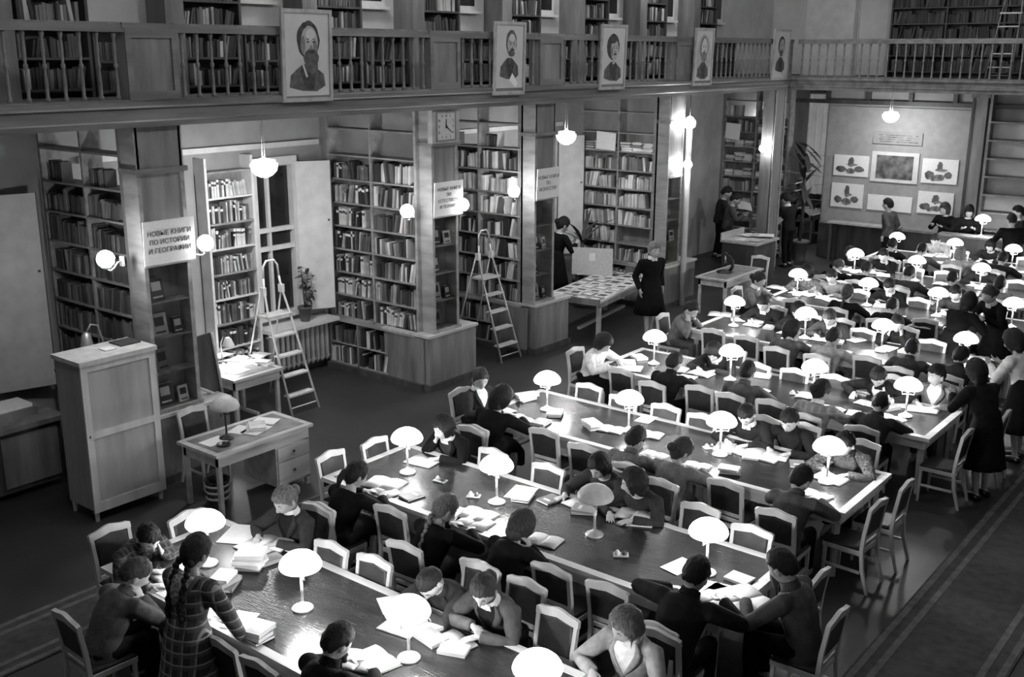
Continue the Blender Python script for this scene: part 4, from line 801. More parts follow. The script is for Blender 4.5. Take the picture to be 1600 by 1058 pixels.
    if collar:
        R = []
        for k_, (h, g) in enumerate(((-.01, 1.28), (.025, 1.16), (.048, 1.1), (.05, 1.0), (.0, 1.0))):
            c = N0+T*h; v = T.cross(Vector((1, 0, 0))); R.append([c+Vector((1, 0, 0))*(.068*g*math.cos(2*PI*j/16))+v*(.064*g*math.sin(2*PI*j/16)) for j in range(16)])
        c2 = MB().rings(R, False)
        if collar != 'plain':
            for s in (-1, 1):
                fr = N0+T*.0+T.cross(Vector((1, 0, 0)))*.075; v = fr-N0; n_ = v.normalized()
                c2.rings([[fr+Vector((s*a, 0, 0))*1+T*b+n_*g for a, b, g in ((.0, .02, .004), (.05, .04, -.012), (.055, -.02, .006), (.012, -.06, .02))], [fr+Vector((s*a, 0, 0))+T*b+n_*(g+.006) for a, b, g in ((.0, .02, .004), (.05, .04, -.012), (.055, -.02, .006), (.012, -.06, .02))]])
        c2.build('collar', 'cloth_white' if collar in (1, True, 'plain') else collar, tp)
    if front:                                             # shirt or blouse showing between the lapels
        prof_ = ((-.12, .185, .145), (.08, .18, .14), (.3, .168, .13), (.55, .19, .142), (.78, .205, .136), (.9, .188, .112), (.97, .13, .088), (1.03, .08, .072), (1.07, .064, .062))
        def surf(f, th, off):
            for (a, ra, rb), (b, rc, rd) in zip(prof_, prof_[1:]):
                if a <= f <= b: g = (f-a)/(b-a); rx, ry = ra+(rc-ra)*g, rb+(rd-rb)*g; break
            c = spine(f); t_ = (spine(f+.02)-spine(f-.02)).normalized(); fy = -t_.cross(Vector((1, 0, 0)))
            return c+Vector((1, 0, 0))*((rx+off)*math.sin(th))+fy*(-(ry+off)*math.cos(th)) if False else c+Vector((1, 0, 0))*((rx+off)*math.sin(th))+Vector((1, 0, 0)).cross(t_)*-1*((ry+off)*math.cos(th))
        m = MB(); fs = [.5, .6, .7, .8, .9, .97, 1.03]; wv = [.03, .14, .25, .36, .5, .7, 1.0]
        m.rings([[surf(f, w_*(j/3-1), .005) for j in range(7)] for f, w_ in zip(fs, wv)], False, 0, True, closed=False); m.build('shirt_front', 'cloth_'+front, tp)
        for s in (-1, 1):
            m = MB(); m.rings([[surf(f, s*(w_+d_), o_) for d_, o_ in ((-.02, .012), (.16*q, .017), (.30*q, .012), (.30*q, .002))] for f, w_, q in zip(fs, wv, (.2, .6, .9, 1.1, 1.0, .8, .5))], False, 0, True, closed=False); m.build('lapel', top if top.startswith('cloth') else 'cloth_'+top, tp)
        for f in (.1, .26, .42): m = MB(); m.ball(surf(f, .0, .008), .009, n=8, k=5); m.build('button', 'black_iron', tp)
    if feat and lod < 2:
        for s in (-1, 1):
            e = MB(); b_ = MB()
            q = head_fn(Vector((s*.36, .90, .05)).normalized()); e.ball(q+Vector((0, -.006, 0)), .015, .009, .007, 10, 6, M=HM_)
            q = head_fn(Vector((s*.36, .9, .26)).normalized()); b_.tube([HM_ @ (q+Vector((s*a, o_, z_))) for a, o_, z_ in ((-.016, .001, -.003), (0, .001, .004), (.02, -.006, -.001))], [.003, .004, .002], 6)
            e.build('eye', 'eye_dark', root); b_.build('eyebrow', 'hair_'+('dark' if hair[1] in ('fair', 'grey') else hair[1]), root)
        q = head_fn(Vector((0, .9, -.52)).normalized()); MB().ball(q+Vector((0, -.003, 0)), .02, .006, .0055, 10, 6, M=HM_).build('mouth', 'lips', root)
    if not seat or lod == 0:
        for s in (-1, 1):
            st = (.05 if s > 0 else -.05)*(1 if pose == 'walk' else .3); an = Vector((s*.11, .36, .09)) if seat else Vector((s*.1, -.02+st*2.2, .08))
            MB().rings([[(an.x+a*w_, an.y+yy, z) for a, z in ((-1, .002), (1, .002), (.85, h), (-.85, h))] for yy, w_, h in ((-.075, .03, .06), (-.03, .038, .075), (.05, .043, .07), (.12, .046, .045), (.17, .03, .03))]).build('shoe', 'black_iron', root)
    if seat and chair:
        SEATS.append([px-math.sin(ang)*-.0, py, ang, key])
    return root, px, py, wr, HM_, spine
FOUND = {}
def open_book(p, ang, label, sc=1, thick=.02, m_='page_text'):
    t = thing('open_book', label, 'book', p, ang); t.scale = (sc, sc, sc)
    for s in (-1, 1):
        m = MB(); R = []
        for i in range(7):
            f = i/6; xx = s*.155*f; zz = .004+thick*math.sin(PI*min(1, .12+.75*f))*(1-.25*f); R.append([(xx, -.11, zz), (xx, .11, zz), (xx, .11, .002), (xx, -.11, .002)])
        if s < 0: R = [r_[::-1] for r_ in R]
        m.rings(R).build('page_block', m_, t)
    bx('cover', 'book_2', (-.165, .165, -.115, .115, 0, .003), t)
    return t
def closed_book(p, ang, label, sx=.15, sy=.21, h=.03, k=4, grp=None):
    t = thing('closed_book', label, 'book', p, ang, grp); x, y = sx/2, sy/2; c = .003
    cv = bx('cover', 'book_%d' % k, (-x, x, -y, y, h-c, h), t); bx('cover', 'book_%d' % k, (-x, x, -y, y, 0, c), t); bx('spine', 'book_%d' % k, (-x-.004, -x, -y, y, 0, h), t); bx('pages', 'paper', (-x, x-.005, -y+.005, y-.005, c, h-c), t)
    if k != 7: bx('title_label', 'book_7', (-x*.5, x*.5, y*.2, y*.5, h, h+.001), cv)
def stack(p, n, label, seed=0, sc=1):
    r = random.Random(seed); z = p[2]
    for i in range(n):
        h = r.uniform(.018, .045); closed_book((p[0]+r.uniform(-.015, .015), p[1]+r.uniform(-.015, .015), z), seed*.7+r.uniform(-.25, .25), '%s book from the bottom of the %s' % (ORD[i], label), r.uniform(.14, .19)*sc, r.uniform(.2, .27)*sc, h, r.choice([3, 4, 5, 6, 6, 7])); z += h
def sheet(p, ang, label, sx=.2, sy=.28, m_='paper'):
    o = MB().box(-sx/2, sx/2, -sy/2, sy/2, 0, .004).build('paper_sheet', m_); o.location = p; o.rotation_euler.z = ang; tag(o, label, 'paper')
# ---------------------------------------------------------------- who sits where
ANG = {'N': 0, 'F': PI, 'L': -PI/2, 'R': PI/2}
PEOPLE = [
 # table, side, head x, head y, label, short, hair, top, bottom, options
 (0, 'L', -7.93, 4.78, 'boy in dark plaid jacket hunched at the table corner', 'boy in dark plaid', ('short', 'black'), 'cloth_plaid_dark', 'black', dict(lean=38, hpitch=40, hands={'R': 'table', 'L': 'face'}, hyaw=10)),
 (0, 'N', -7.36, 4.28, 'boy in grey jacket propping his head, back to the viewer', 'boy in grey jacket', ('short', 'brown'), 'grey', 'black', dict(lean=34, hpitch=38, pose='chinR', hyaw=20)),
 (0, 'F', -7.42, 5.92, 'fair-haired girl with white scarf and dark jacket', 'girl with white scarf', ('bun', 'fair'), 'charcoal', 'black', dict(front='dark', lean=12, hpitch=30, collar='plain', skirt=True)),
 (0, 'F', -5.40, 5.74, 'boy with cropped dark hair bending over his papers', 'boy with cropped hair', ('crew', 'dark'), 'charcoal', 'black', dict(front='charcoal', lean=36, hpitch=58, hands={'L': 'cross', 'R': 'cross'})),
 (0, 'F', -4.92, 5.84, 'girl in grey cardigan with clipped fair hair', 'girl in grey cardigan', ('pony', 'brown'), 'grey', 'black', dict(front='dark', lean=26, hpitch=42, hyaw=-15, collar=1, skirt=True, hands={'L': 'table', 'R': 'cross'})),
 (0, 'F', -3.70, 6.02, 'blonde woman in pale suit jacket at the bottom edge', 'woman in pale suit', ('bob', 'fair'), 'lightgrey', 'grey', dict(front='white', lean=12, hpitch=30, hyaw=18, collar=1, skirt=True)),
 (0, 'N', -5.22, 4.55, 'dark-haired man in black coat reading at bottom edge', 'man in black coat', ('short', 'black'), 'black', 'black', dict(lean=22, hpitch=34, hyaw=8)),
 (1, 'N', -7.42, 6.82, 'girl with dark bow and ponytail in black dress', 'girl with dark bow', ('pony', 'dark'), 'black', 'black', dict(lean=24, hpitch=30, hyaw=15, skirt=True)),
 (1, 'N', -6.20, 6.80, 'girl with fair braid in black jacket seen from behind', 'girl with fair braid', ('braid', 'fair'), 'black', 'black', dict(lean=28, hpitch=34, hyaw=20, skirt=True)),
 (1, 'N', -5.44, 6.98, 'girl in black resting her head on her hand', 'girl resting her head', ('bob', 'brown'), 'black', 'black', dict(lean=32, hpitch=34, pose='chinR', hyaw=10, skirt=True)),
 (1, 'F', -7.70, 8.44, 'curly-haired girl in black covering her mouth', 'curly-haired girl', ('curly', 'dark'), 'black', 'black', dict(front='charcoal', lean=28, hpitch=20, pose='chinR', collar=1, skirt=True, hyaw=10)),
 (1, 'F', -5.66, 8.58, 'girl in dark sweater reaching across the table', 'girl reaching across', ('bob', 'black'), 'charcoal', 'black', dict(lean=26, hpitch=34, hyaw=5, skirt=True, sleeve=.75, hands={'R': ((.2, .62, .80), (.35, .9, -.05)), 'L': 'table'})),
 (1, 'F', -5.14, 8.42, 'dark-haired girl turning to her left-hand neighbour', 'girl turning to neighbour', ('bob', 'dark'), 'charcoal', 'black', dict(lean=26, hpitch=14, hyaw=52, skirt=True)),
 (1, 'N', -3.66, 6.98, 'broad man in black coat leaning over newspaper', 'broad man in black', ('short', 'black'), 'dark', 'black', dict(lean=30, hpitch=36, sc=1.08, hands={'L': 'lean', 'R': 'table'})),
 (1, 'R', -3.15, 7.50, 'man in grey jacket at table end with hand on brow', 'man with hand on brow', ('short', 'black'), 'grey', 'black', dict(lean=18, hpitch=32, hyaw=10, sc=1.06, hands={'R': 'brow', 'L': 'table'})),
 (2, 'L', -8.45, 9.98, 'woman in grey dress facing the camera at table end', 'woman in grey dress', ('bun', 'brown'), 'charcoal', 'dark', dict(front='white', lean=6, hpitch=22, hyaw=35, collar='plain', skirt=True)),
 (2, 'N', -7.72, 9.50, 'dark-haired woman in black shawl seen from behind', 'woman in black shawl', ('long', 'dark'), 'black', 'black', dict(lean=26, hpitch=26, hyaw=20, skirt=True, sc=1.06)),
 (2, 'N', -5.78, 9.46, 'man in knitted vest seen from behind', 'man in knitted vest', ('short', 'dark'), 'cloth_knit', 'black', dict(lean=26, hpitch=26, hyaw=15)),
 (2, 'N', -5.24, 9.52, 'woman in grey sweater with hair tied back', 'woman in grey sweater', ('bun', 'brown'), 'midgrey', 'grey', dict(lean=30, hpitch=30, hyaw=25, skirt=True)),
 (2, 'N', -3.90, 9.56, 'man in dark grey suit at the right end of third table', 'man in dark grey suit', ('short', 'black'), 'grey', 'black', dict(lean=28, hpitch=32, hyaw=15)),
 (2, 'F', -5.20, 10.98, 'boy with wide white collar looking down', 'boy with white collar', ('crew', 'black'), 'dark', 'black', dict(lean=20, hpitch=50, collar=1)),
 (2, 'F', -4.70, 11.06, 'boy in dark turtleneck reading a newspaper', 'boy in dark turtleneck', ('short', 'dark'), 'dark', 'black', dict(front='dark', lean=18, hpitch=32)),
 (2, 'F', -3.95, 10.84, 'boy in grey shirt behind the rightmost lamp', 'boy in grey shirt', ('short', 'black'), 'cloth_mottle', 'black', dict(front='grey', lean=30, hpitch=28, hyaw=12)),
 (3, 'L', -8.28, 12.55, 'girl in white blouse reading at the table end', 'girl in white blouse', ('bob', 'dark'), 'white', 'black', dict(lean=20, hpitch=40, skirt=True)),
 (3, 'N', -6.98, 12.36, 'boy in dark jacket seen from behind', 'boy in dark jacket', ('short', 'dark'), 'dark', 'black', dict(lean=28, hpitch=24, hyaw=10)),
 (3, 'N', -5.94, 12.48, 'man in grey suit seen from behind', 'man in grey suit', ('short', 'black'), 'grey', 'black', dict(lean=18, hpitch=18)),
 (3, 'N', -4.86, 12.32, 'person in pale checked shirt seen from behind', 'person in checked shirt', ('bun', 'dark'), 'cloth_check', 'black', dict(lean=18, hpitch=26, hyaw=20, collar=1)),
 (3, 'N', -4.14, 12.44, 'man in dark vest with patterned sleeves', 'man in dark vest', ('short', 'black'), 'charcoal', 'black', dict(lean=30, hpitch=42)),
 (3, 'F', -6.92, 13.40, 'dark-haired girl bowed low over a white sheet', 'girl bowed low', ('bob', 'black'), 'dark', 'black', dict(lean=36, hpitch=48, collar=1, skirt=True)),
 (3, 'F', -4.58, 13.58, 'man in black jacket reading with arms spread', 'man with arms spread', ('short', 'dark'), 'dark', 'black', dict(front='white', lean=30, hpitch=48, hands={'L': 'lean', 'R': 'lean'})),
 (3, 'F', -3.92, 13.84, 'dark-haired man in pale grey jacket looking aside', 'man in pale grey jacket', ('short', 'black'), 'midgrey', 'grey', dict(front='white', lean=10, hpitch=8, hyaw=30, collar=1)),
 (4, 'L', -8.34, 15.25, 'man in pale jacket with hands to his face', 'man in pale jacket', ('short', 'dark'), 'midgrey', 'grey', dict(lean=24, hpitch=34, pose='both')),
 (4, 'N', -6.44, 14.98, 'woman in grey sweater turning her head to the right', 'woman turning right', ('bob', 'dark'), 'grey', 'black', dict(lean=22, hpitch=8, hyaw=60, skirt=True)),
 (4, 'N', -5.80, 15.02, 'man in light grey shirt seen from behind', 'man in light grey shirt', ('short', 'dark'), 'lightgrey', 'black', dict(lean=26, hpitch=26, hyaw=15)),
 (4, 'N', -4.66, 15.12, 'man in dark grey jacket at the fifth table', 'man in dark grey jacket', ('short', 'black'), 'charcoal', 'black', dict(lean=26, hpitch=26)),
 (4, 'N', -4.00, 15.16, 'man in grey jacket rightmost at the fifth table', 'rightmost man in grey', ('short', 'black'), 'charcoal', 'black', dict(lean=26, hpitch=26, hyaw=10)),
 (4, 'F', -7.62, 16.45, 'boy in dark sweater writing with pale collar', 'boy in dark sweater', ('short', 'dark'), 'dark', 'black', dict(lean=24, hpitch=38, collar=1)),
 (4, 'F', -6.92, 16.30, 'dark-curled girl behind the second lamp of fifth table', 'dark-curled girl', ('curly', 'black'), 'dark', 'black', dict(lean=24, hpitch=36, skirt=True)),
 (4, 'F', -6.36, 16.26, 'boy in dark jacket writing close to the lamp', 'boy writing by lamp', ('short', 'brown'), 'charcoal', 'black', dict(lean=28, hpitch=40, collar=1)),
 (4, 'F', -5.34, 16.44, 'man in dark jacket cupping his cheek', 'man cupping his cheek', ('short', 'dark'), 'dark', 'black', dict(lean=22, hpitch=26, pose='both', hyaw=-20)),
 (5, 'L', -8.46, 18.00, 'woman in grey jacket in profile at sixth table end', 'woman in profile', ('bun', 'dark'), 'midgrey', 'black', dict(lean=14, hpitch=22, collar=1, skirt=True)),
 (5, 'F', -8.06, 19.25, 'woman in dark flowered dress at sixth table corner', 'woman in flowered dress', ('curly', 'black'), 'cloth_mottle', 'black', dict(lean=12, hpitch=28, hyaw=20, skirt=True)),
 (5, 'F', -7.56, 19.25, 'man in light jacket with dark lapel reading', 'man in light jacket', ('short', 'dark'), 'midgrey', 'black', dict(lean=18, hpitch=34)),
 (5, 'F', -6.46, 19.25, 'person with white collar at the sixth table', 'person with white collar', ('short', 'black'), 'black', 'black', dict(lean=26, hpitch=44, collar=1)),
 (5, 'F', -5.30, 19.30, 'dark-haired reader far side of sixth table', 'dark reader far side', ('short', 'black'), 'charcoal', 'black', dict(lean=22, hpitch=30)),
 (5, 'N', -6.74, 17.94, 'woman with braid and bun in dark dress from behind', 'woman with braid and bun', ('braid', 'brown'), 'black', 'black', dict(lean=14, hpitch=18, skirt=True)),
 (5, 'N', -5.90, 17.82, 'man in black jacket bent at the sixth table', 'bent man in black', ('short', 'black'), 'black', 'black', dict(lean=36, hpitch=30)),
 (5, 'N', -4.70, 17.95, 'grey-clad reader near right end of sixth table', 'grey-clad reader', ('short', 'black'), 'grey', 'black', dict(lean=24, hpitch=24)),
 (6, 'N', -8.02, 20.70, 'man with light collar bowing at seventh table', 'bowing man', ('short', 'brown'), 'black', 'black', dict(lean=38, hpitch=46, collar=1, hyaw=20)),
 (6, 'N', -7.38, 20.55, 'short-haired boy in black at seventh table', 'short-haired boy', ('short', 'dark'), 'black', 'black', dict(lean=28, hpitch=30)),
 (6, 'N', -6.52, 20.48, 'dark-coated man from behind at seventh table', 'dark-coated man', ('short', 'black'), 'charcoal', 'black', dict(lean=20, hpitch=22)),
 (6, 'N', -5.74, 20.56, 'round-shouldered man in grey at seventh table', 'round-shouldered man', ('short', 'black'), 'charcoal', 'black', dict(lean=26, hpitch=26)),
 (6, 'N', -4.88, 20.52, 'woman with long dark braid at seventh table', 'woman with dark braid', ('braid', 'black'), 'midgrey', 'black', dict(lean=18, hpitch=22, skirt=True)),
 (6, 'F', -8.30, 22.05, 'woman bowed over papers at seventh table corner', 'woman bowed over papers', ('bob', 'dark'), 'black', 'black', dict(lean=28, hpitch=40, skirt=True)),
 (6, 'F', -7.60, 22.10, 'man in black resting his temple on his hand', 'man resting his temple', ('short', 'black'), 'black', 'black', dict(lean=22, hpitch=28, pose='chinL', hyaw=-10)),
 (6, 'F', -5.60, 22.10, 'dark-haired reader at far side of seventh table', 'reader at far side', ('short', 'black'), 'dark', 'black', dict(lean=24, hpitch=34)),
 (7, 'N', -7.86, 23.35, 'black-haired man from behind at hindmost table', 'black-haired man', ('short', 'black'), 'black', 'black', dict(lean=16, hpitch=22)),
 (7, 'N', -7.20, 23.32, 'man in grey coat at the hindmost table', 'man in grey coat', ('short', 'black'), 'grey', 'black', dict(lean=24, hpitch=26)),
 (7, 'N', -6.40, 23.30, 'fair-haired reader from behind at hindmost table', 'fair-haired reader', ('bob', 'fair'), 'lightgrey', 'black', dict(lean=24, hpitch=26, skirt=True)),
 (7, 'N', -5.55, 23.30, 'dark reader from behind at hindmost table right', 'dark reader right', ('short', 'black'), 'dark', 'black', dict(lean=24, hpitch=26)),
 (7, 'F', -7.40, 24.85, 'reader in pale clothes facing forward at hindmost table', 'reader in pale clothes', ('short', 'dark'), 'lightgrey', 'black', dict(lean=26, hpitch=34)),
 (7, 'F', -6.20, 24.85, 'dark-haired girl facing forward at hindmost table', 'dark girl facing forward', ('bob', 'black'), 'dark', 'black', dict(lean=26, hpitch=34, skirt=True)),
]
SEATED = {}
NOBOOK = {'girl turning to neighbour'}
for (k, sd, x, y, lb, sh, hair, top, bot, op) in PEOPLE:
    op = dict(op); lod = 0 if k < 2 else (1 if k < 5 else 2)
    root, px, py, wr, HM_, sp = person(x, y, ANG[sd], lb, hair, top, bot, lod=lod, chair=False, **op)
    SEATED.setdefault((k, sd), []).append([px, py, lb])
    if sh in NOBOOK: continue
    a = ANG[sd]; fwd = Vector((-math.sin(a), math.cos(a), 0)); q = Vector((x, y, 0))+fwd*.36
    q.x = max(TXL[k]+.2, min(TXR[k]-.2, q.x)); q.y = max(TY[k]-HW+.14, min(TY[k]+HW-.14, q.y)); q.z = TH
    r = random.Random(len(lb)*7+k)
    kind = r.choice(['open', 'open', 'open', 'sheet'])
    if kind == 'open': open_book(q, a+r.uniform(-.25, .25), 'open book before the '+sh, r.uniform(.9, 1.15))
    else: sheet(q, a+r.uniform(-.3, .3), 'white sheet before the '+sh, .24, .32)
    if r.random() < .55:
        q2 = q+Vector((math.cos(a), math.sin(a), 0))*r.choice([-.3, .3])+fwd*r.uniform(-.02, .1)
        q2.x = max(TXL[k]+.15, min(TXR[k]-.15, q2.x)); q2.y = max(TY[k]-HW+.14, min(TY[k]+HW-.14, q2.y))
        if min(abs(q2.x-l) for l in LX[k]) > .2 or abs(q2.y-TY[k]) > .25: closed_book(q2, a+r.uniform(-.5, .5), 'closed book beside the '+sh, r.uniform(.14, .18), r.uniform(.2, .25), r.uniform(.015, .04), r.choice([3, 4, 5, 6, 7]))
# ---------------------------------------------------------------- chairs: those sat on, then the empty ones
EMPTY = {(0, 'F'): [(-6.7, 5.83), (-6.2, 5.88), (-4.42, 6.14)], (0, 'N'): [(-6.06, 4.2), (-5.72, 4.2), (-4.6, 4.2)], (0, 'L'): [(-8.27, 5.42)],
 (1, 'L'): [(-8.4, 7.36), (-8.32, 7.96)], (1, 'F'): [(-7.06, 8.54), (-6.3, 8.56), (-4.52, 8.66), (-3.9, 8.52)], (1, 'N'): [(-6.85, 6.72), (-4.9, 6.72), (-4.35, 6.75)], (1, 'R'): [(-3.05, 8.05)],
 (2, 'F'): [(-7.59, 11.2), (-6.97, 11.08), (-6.35, 11.1), (-5.83, 11.06)], (2, 'N'): [(-7.01, 9.42), (-6.36, 9.3), (-4.61, 9.36)], (2, 'R'): [(-3.2, 9.85), (-3.15, 10.5)],
 (3, 'F'): [(-6.3, 13.52), (-5.75, 13.59), (-5.2, 13.66)], (3, 'N'): [(-7.62, 12.05), (-6.4, 12.05), (-5.4, 12.1)], (3, 'R'): [(-3.12, 12.5), (-2.95, 13.5)],
 (4, 'N'): [(-7.7, 14.85), (-7.1, 14.8), (-5.2, 14.85)], (4, 'F'): [(-5.85, 16.4), (-4.75, 16.4)],
 (5, 'N'): [(-7.6, 17.7), (-5.3, 17.7)], (5, 'F'): [(-7.0, 19.2), (-5.9, 19.2), (-4.6, 19.2)], (6, 'F'): [(-6.9, 22.0), (-6.3, 22.0), (-4.9, 22.0)], (6, 'R'): [(-3.3, 21.5)], (7, 'F'): [(-6.8, 24.7), (-5.4, 24.7)], (4, 'R'): [(-3.15, 15.4)]}
keys = set(EMPTY) | set(SEATED)
for key in sorted(keys):
    k, sd = key; a = ANG[sd]; fwd = Vector((-math.sin(a), math.cos(a))); lst = []
    for (x, y, lb) in SEATED.get(key, []): lst.append([x, y, True])
    for (x, y) in EMPTY.get(key, []): lst.append([x+fwd.x*.25, y+fwd.y*.25, False])
    ax = 0 if sd in 'NF' else 1; lst.sort(key=lambda q: q[ax])
    for it in range(12):
        for p, q in zip(lst, lst[1:]):
            d = q[ax]-p[ax]
            if d < .475: p[ax] -= (.475-d)/2; q[ax] += (.475-d)/2
    side = {'N': 'near side', 'F': 'far side', 'L': 'left end', 'R': 'right end'}[sd]
    for i, (x, y, occ) in enumerate(lst):
        wd = ('from the left along the' if sd in 'NF' else 'from the front at the')
        put_chair(x, y, a+rnd.uniform(-.05, .05), '%s wooden chair, %s %s %s of the %s' % ('occupied' if occ else 'empty', ORD[i], wd, side, TN[k]))
# ---------------------------------------------------------------- people on their feet
def at(px, py, z): v = P(px, py, z); return v.x, v.y
x, y = at(306, 866, 1.53)
person(x, y, .15, 'young woman in plaid dress and patterned kerchief standing with her back to us', ('braids', 'dark'), 'cloth_plaid', 'cloth_plaid', pose='stand', lean=10, hpitch=22, seat=False, lod=0, skirt=True, hands={'L': 'lean', 'R': 'lean'}, collar=None)
PLAID = bpy.data.objects['person'] if False else None
k_ = MB()
x2, y2 = x, y
def kerchief(root):
    def patch(name, m_, g, off):
        m = MB(); R = []
        for z, y, w_ in ((1.435, -.015, .125), (1.39, -.048, .115), (1.34, -.066, .09), (1.28, -.078, .055), (1.20, -.082, .006)):
            z2 = 1.435-(1.435-z)*g; R.append([(w_*g*(j/3-1), y-off+.05*((j/3-1)*w_*g/.125)**2, z2) for j in range(7)])
        m.rings(R, False, 0, True, closed=False); o = m.build(name, m_, root); s = o.modifiers.new('s', 'SOLIDIFY'); s.thickness = .006
    patch('kerchief_border', 'cloth_midgrey', 1.15, 0.012); patch('kerchief', 'kerchief', .95, .02)
for o in bpy.data.objects:
    if o.get('label', '').startswith('young woman in plaid'): kerchief(o)
STAND = [
 ((1022, 392, 1.64), rad(-120), 'walking woman in dark smock with white collar', ('bun', 'fair'), 'black', 'black', dict(pose='walk', lean=4, hpitch=10, skirt=True, collar=1, hands={'L': 'hang', 'R': 'hang'}, sc=1.06, lod=1)),
 ((1135, 299, 1.74), rad(-55), 'tall man in dark suit reading over a shoulder', ('short', 'dark'), 'charcoal', 'black', dict(pose='hold', lean=8, hpitch=25, sc=1.1, lod=2)),
 ((1149, 309, 1.68), rad(-60), 'young man in grey shirt holding a newspaper', ('short', 'dark'), 'grey', 'charcoal', dict(pose='hold', lean=10, hpitch=25, sc=1.06, lod=2)),
 ((1228, 314, 1.70), rad(70), 'man in dark suit reading a paper at the counter', ('short', 'dark'), 'dark', 'black', dict(pose='hold', lean=10, hpitch=28, sc=1.08, lod=2, collar=1)),
 ((1388, 312, 1.66), rad(80), 'man in grey passing before the picture panel', ('short', 'black'), 'grey', 'black', dict(pose='walk', lean=3, hpitch=5, hands={'L': 'hang', 'R': 'hang'}, sc=1.05, lod=2)),
 ((1477, 324, 1.66), rad(160), 'dark-clad woman standing left by the issue desk', ('bob', 'brown'), 'black', 'black', dict(pose='hold', lean=4, hpitch=15, skirt=True, sc=1.04, lod=2)),
 ((1514, 333, 1.62), rad(200), 'dark-haired woman standing at the issue desk lamp', ('bob', 'black'), 'black', 'black', dict(pose='hold', lean=8, hpitch=25, skirt=True, sc=1.04, lod=2)),
 ((1592, 325, 1.70), rad(120), 'man in black standing at the right edge by the rack', ('short', 'black'), 'black', 'black', dict(pose='stand', lean=4, hpitch=10, hands={'L': 'hang', 'R': 'hang'}, sc=1.08, lod=2)),
 ((1580, 352, 1.60), rad(30), 'person in black before the issue desk seen from behind', ('short', 'black'), 'black', 'black', dict(pose='hold', lean=14, hpitch=25, sc=1.06, lod=2)),
 ((1545, 470, 1.42), rad(150), 'woman in black jacket standing at sixth table right end', ('bun', 'brown'), 'black', 'black', dict(pose='hold', lean=22, hpitch=20, skirt=True, sc=1.0, lod=2, collar=1)),
 ((1512, 482, 1.40), rad(-20), 'dark-haired person leaning beside the black jacket woman', ('bob', 'black'), 'black', 'black', dict(pose='hold', lean=26, hpitch=20, skirt=True, sc=1.0, lod=2)),
 ((1583, 548, 1.45), rad(75), 'woman with white sleeves and dark vest at right edge', ('bob', 'dark'), 'white', 'black', dict(pose='hold', lean=16, hpitch=24, skirt=True, sc=1.03, lod=1)),
 ((1524, 600, 1.36), rad(60), 'dark-dressed woman stooping at the fourth table right end', ('long', 'black'), 'dark', 'black', dict(pose='hold', lean=22, hpitch=20, skirt=True, sc=1.0, lod=1)),
]
for (pp, ang, lb, hair, top, bot, op) in STAND:
    x, y = at(*pp)
    yy = {'man in grey passing before the picture panel': 25.9, 'man in dark suit reading a paper at the counter': 24.95, 'dark-clad woman standing left by the issue desk': 26.15, 'dark-haired woman standing at the issue desk lamp': 26.15, 'person in black before the issue desk seen from behind': 25.2}.get(lb)
    if yy: q = PY(pp[0], pp[1], yy); x, y = q.x, q.y
    elif y > 26.2: x, y = x*26.2/y, 26.2
    person(x, y, ang, lb, hair, top, bot, seat=False, **op)
q = PY(879, 342, 17.7); person(q.x, 17.7, rad(-20), 'figure in long dark dress behind the white board', ('bun', 'black'), 'black', 'black', seat=False, pose='hold', lean=10, hpitch=35, skirt=True, sc=1.14, lod=2)
# two readers at the desk in the far corner
desk(-12.9, -11.9, 28.6, 30.2, 'desk in the far corner behind the column', False)
person(-12.45, 28.5, 0, 'reader in black at the far corner desk from behind', ('short', 'black'), 'black', 'black', lod=2, lean=24); person(-12.2, 30.0, PI, 'reader in dark clothes facing us at far corner desk', ('short', 'dark'), 'dark', 'black', lod=2, lean=24)
put_chair(-12.45, 28.2, 0, 'dark chair at the desk in the far corner'); put_chair(-10.62, 7.3, -PI/2, 'chair with dark back behind the desk beside the cabinet'); put_chair(-9.95, 20.95, PI, 'chair behind the small desk with the press')
put_chair(-12.3, 8.35, 0, 'chair before the brightly lit work desk')
# newspapers in the hands of the standing readers
for px, py, z, lb, a in ((1163, 322, 1.42, 'newspaper held by the young man in grey shirt', .9), (1211, 345, 1.3, 'newspaper held by the man in dark suit at counter', -.6)):
    x, y = at(px, py, z)
    if px > 1200: q = PY(px, py, 24.6); x, y, z = q
    o = MB().prism([(-.2, -.14), (0, -.12), (.2, -.14), (.2, .14), (0, .16), (-.2, .14)], .006).build('newspaper', 'paper_grey'); o.location = (x, y, z); o.rotation_euler = (.7, .2, a); tag(o, lb, 'newspaper')
# ---------------------------------------------------------------- things lying on tables and desks
def on(px, py, z=TH): return P(px, py, z)
stack(on(392, 885), 5, 'tall stack on the frontmost table', 3, 1.1); stack(on(352, 915), 3, 'stack beside the plaid dress', 5); stack(on(400, 997), 3, 'low stack at the near edge of frontmost table', 7, 1.1); stack(on(672, 1000), 1, 'pale pile right of the third front lamp', 11); stack(on(708, 1018), 1, 'pile below the grey cardigan girl', 12)
open_book(on(425, 850), PI+.3, 'open book by the white-scarfed girl on frontmost table', 1.1); open_book(on(565, 1035), .35, 'open book at the bottom edge beside the black coat', 1.15); sheet(on(375, 970), .4, 'crumpled sheet near the plaid dress'); sheet(on(612, 945), 1.0, 'white sheet left of the third front lamp'); sheet(on(375, 835), .5, 'large sheet under the leftmost front lamp', .3, .4)
open_book(on(600, 757), .25, 'wide open book under the leftmost lamp of second table', 1.3); open_book(on(745, 806), .1, 'open pages before the braid girl on second table', 1.2); sheet(on(815, 770), .3, 'thick pale sheet right of the second lamp', .26, .34); closed_book(on(818, 778, TH+.004), .35, 'pale closed book on the thick sheet', .18, .25, .03, 7)
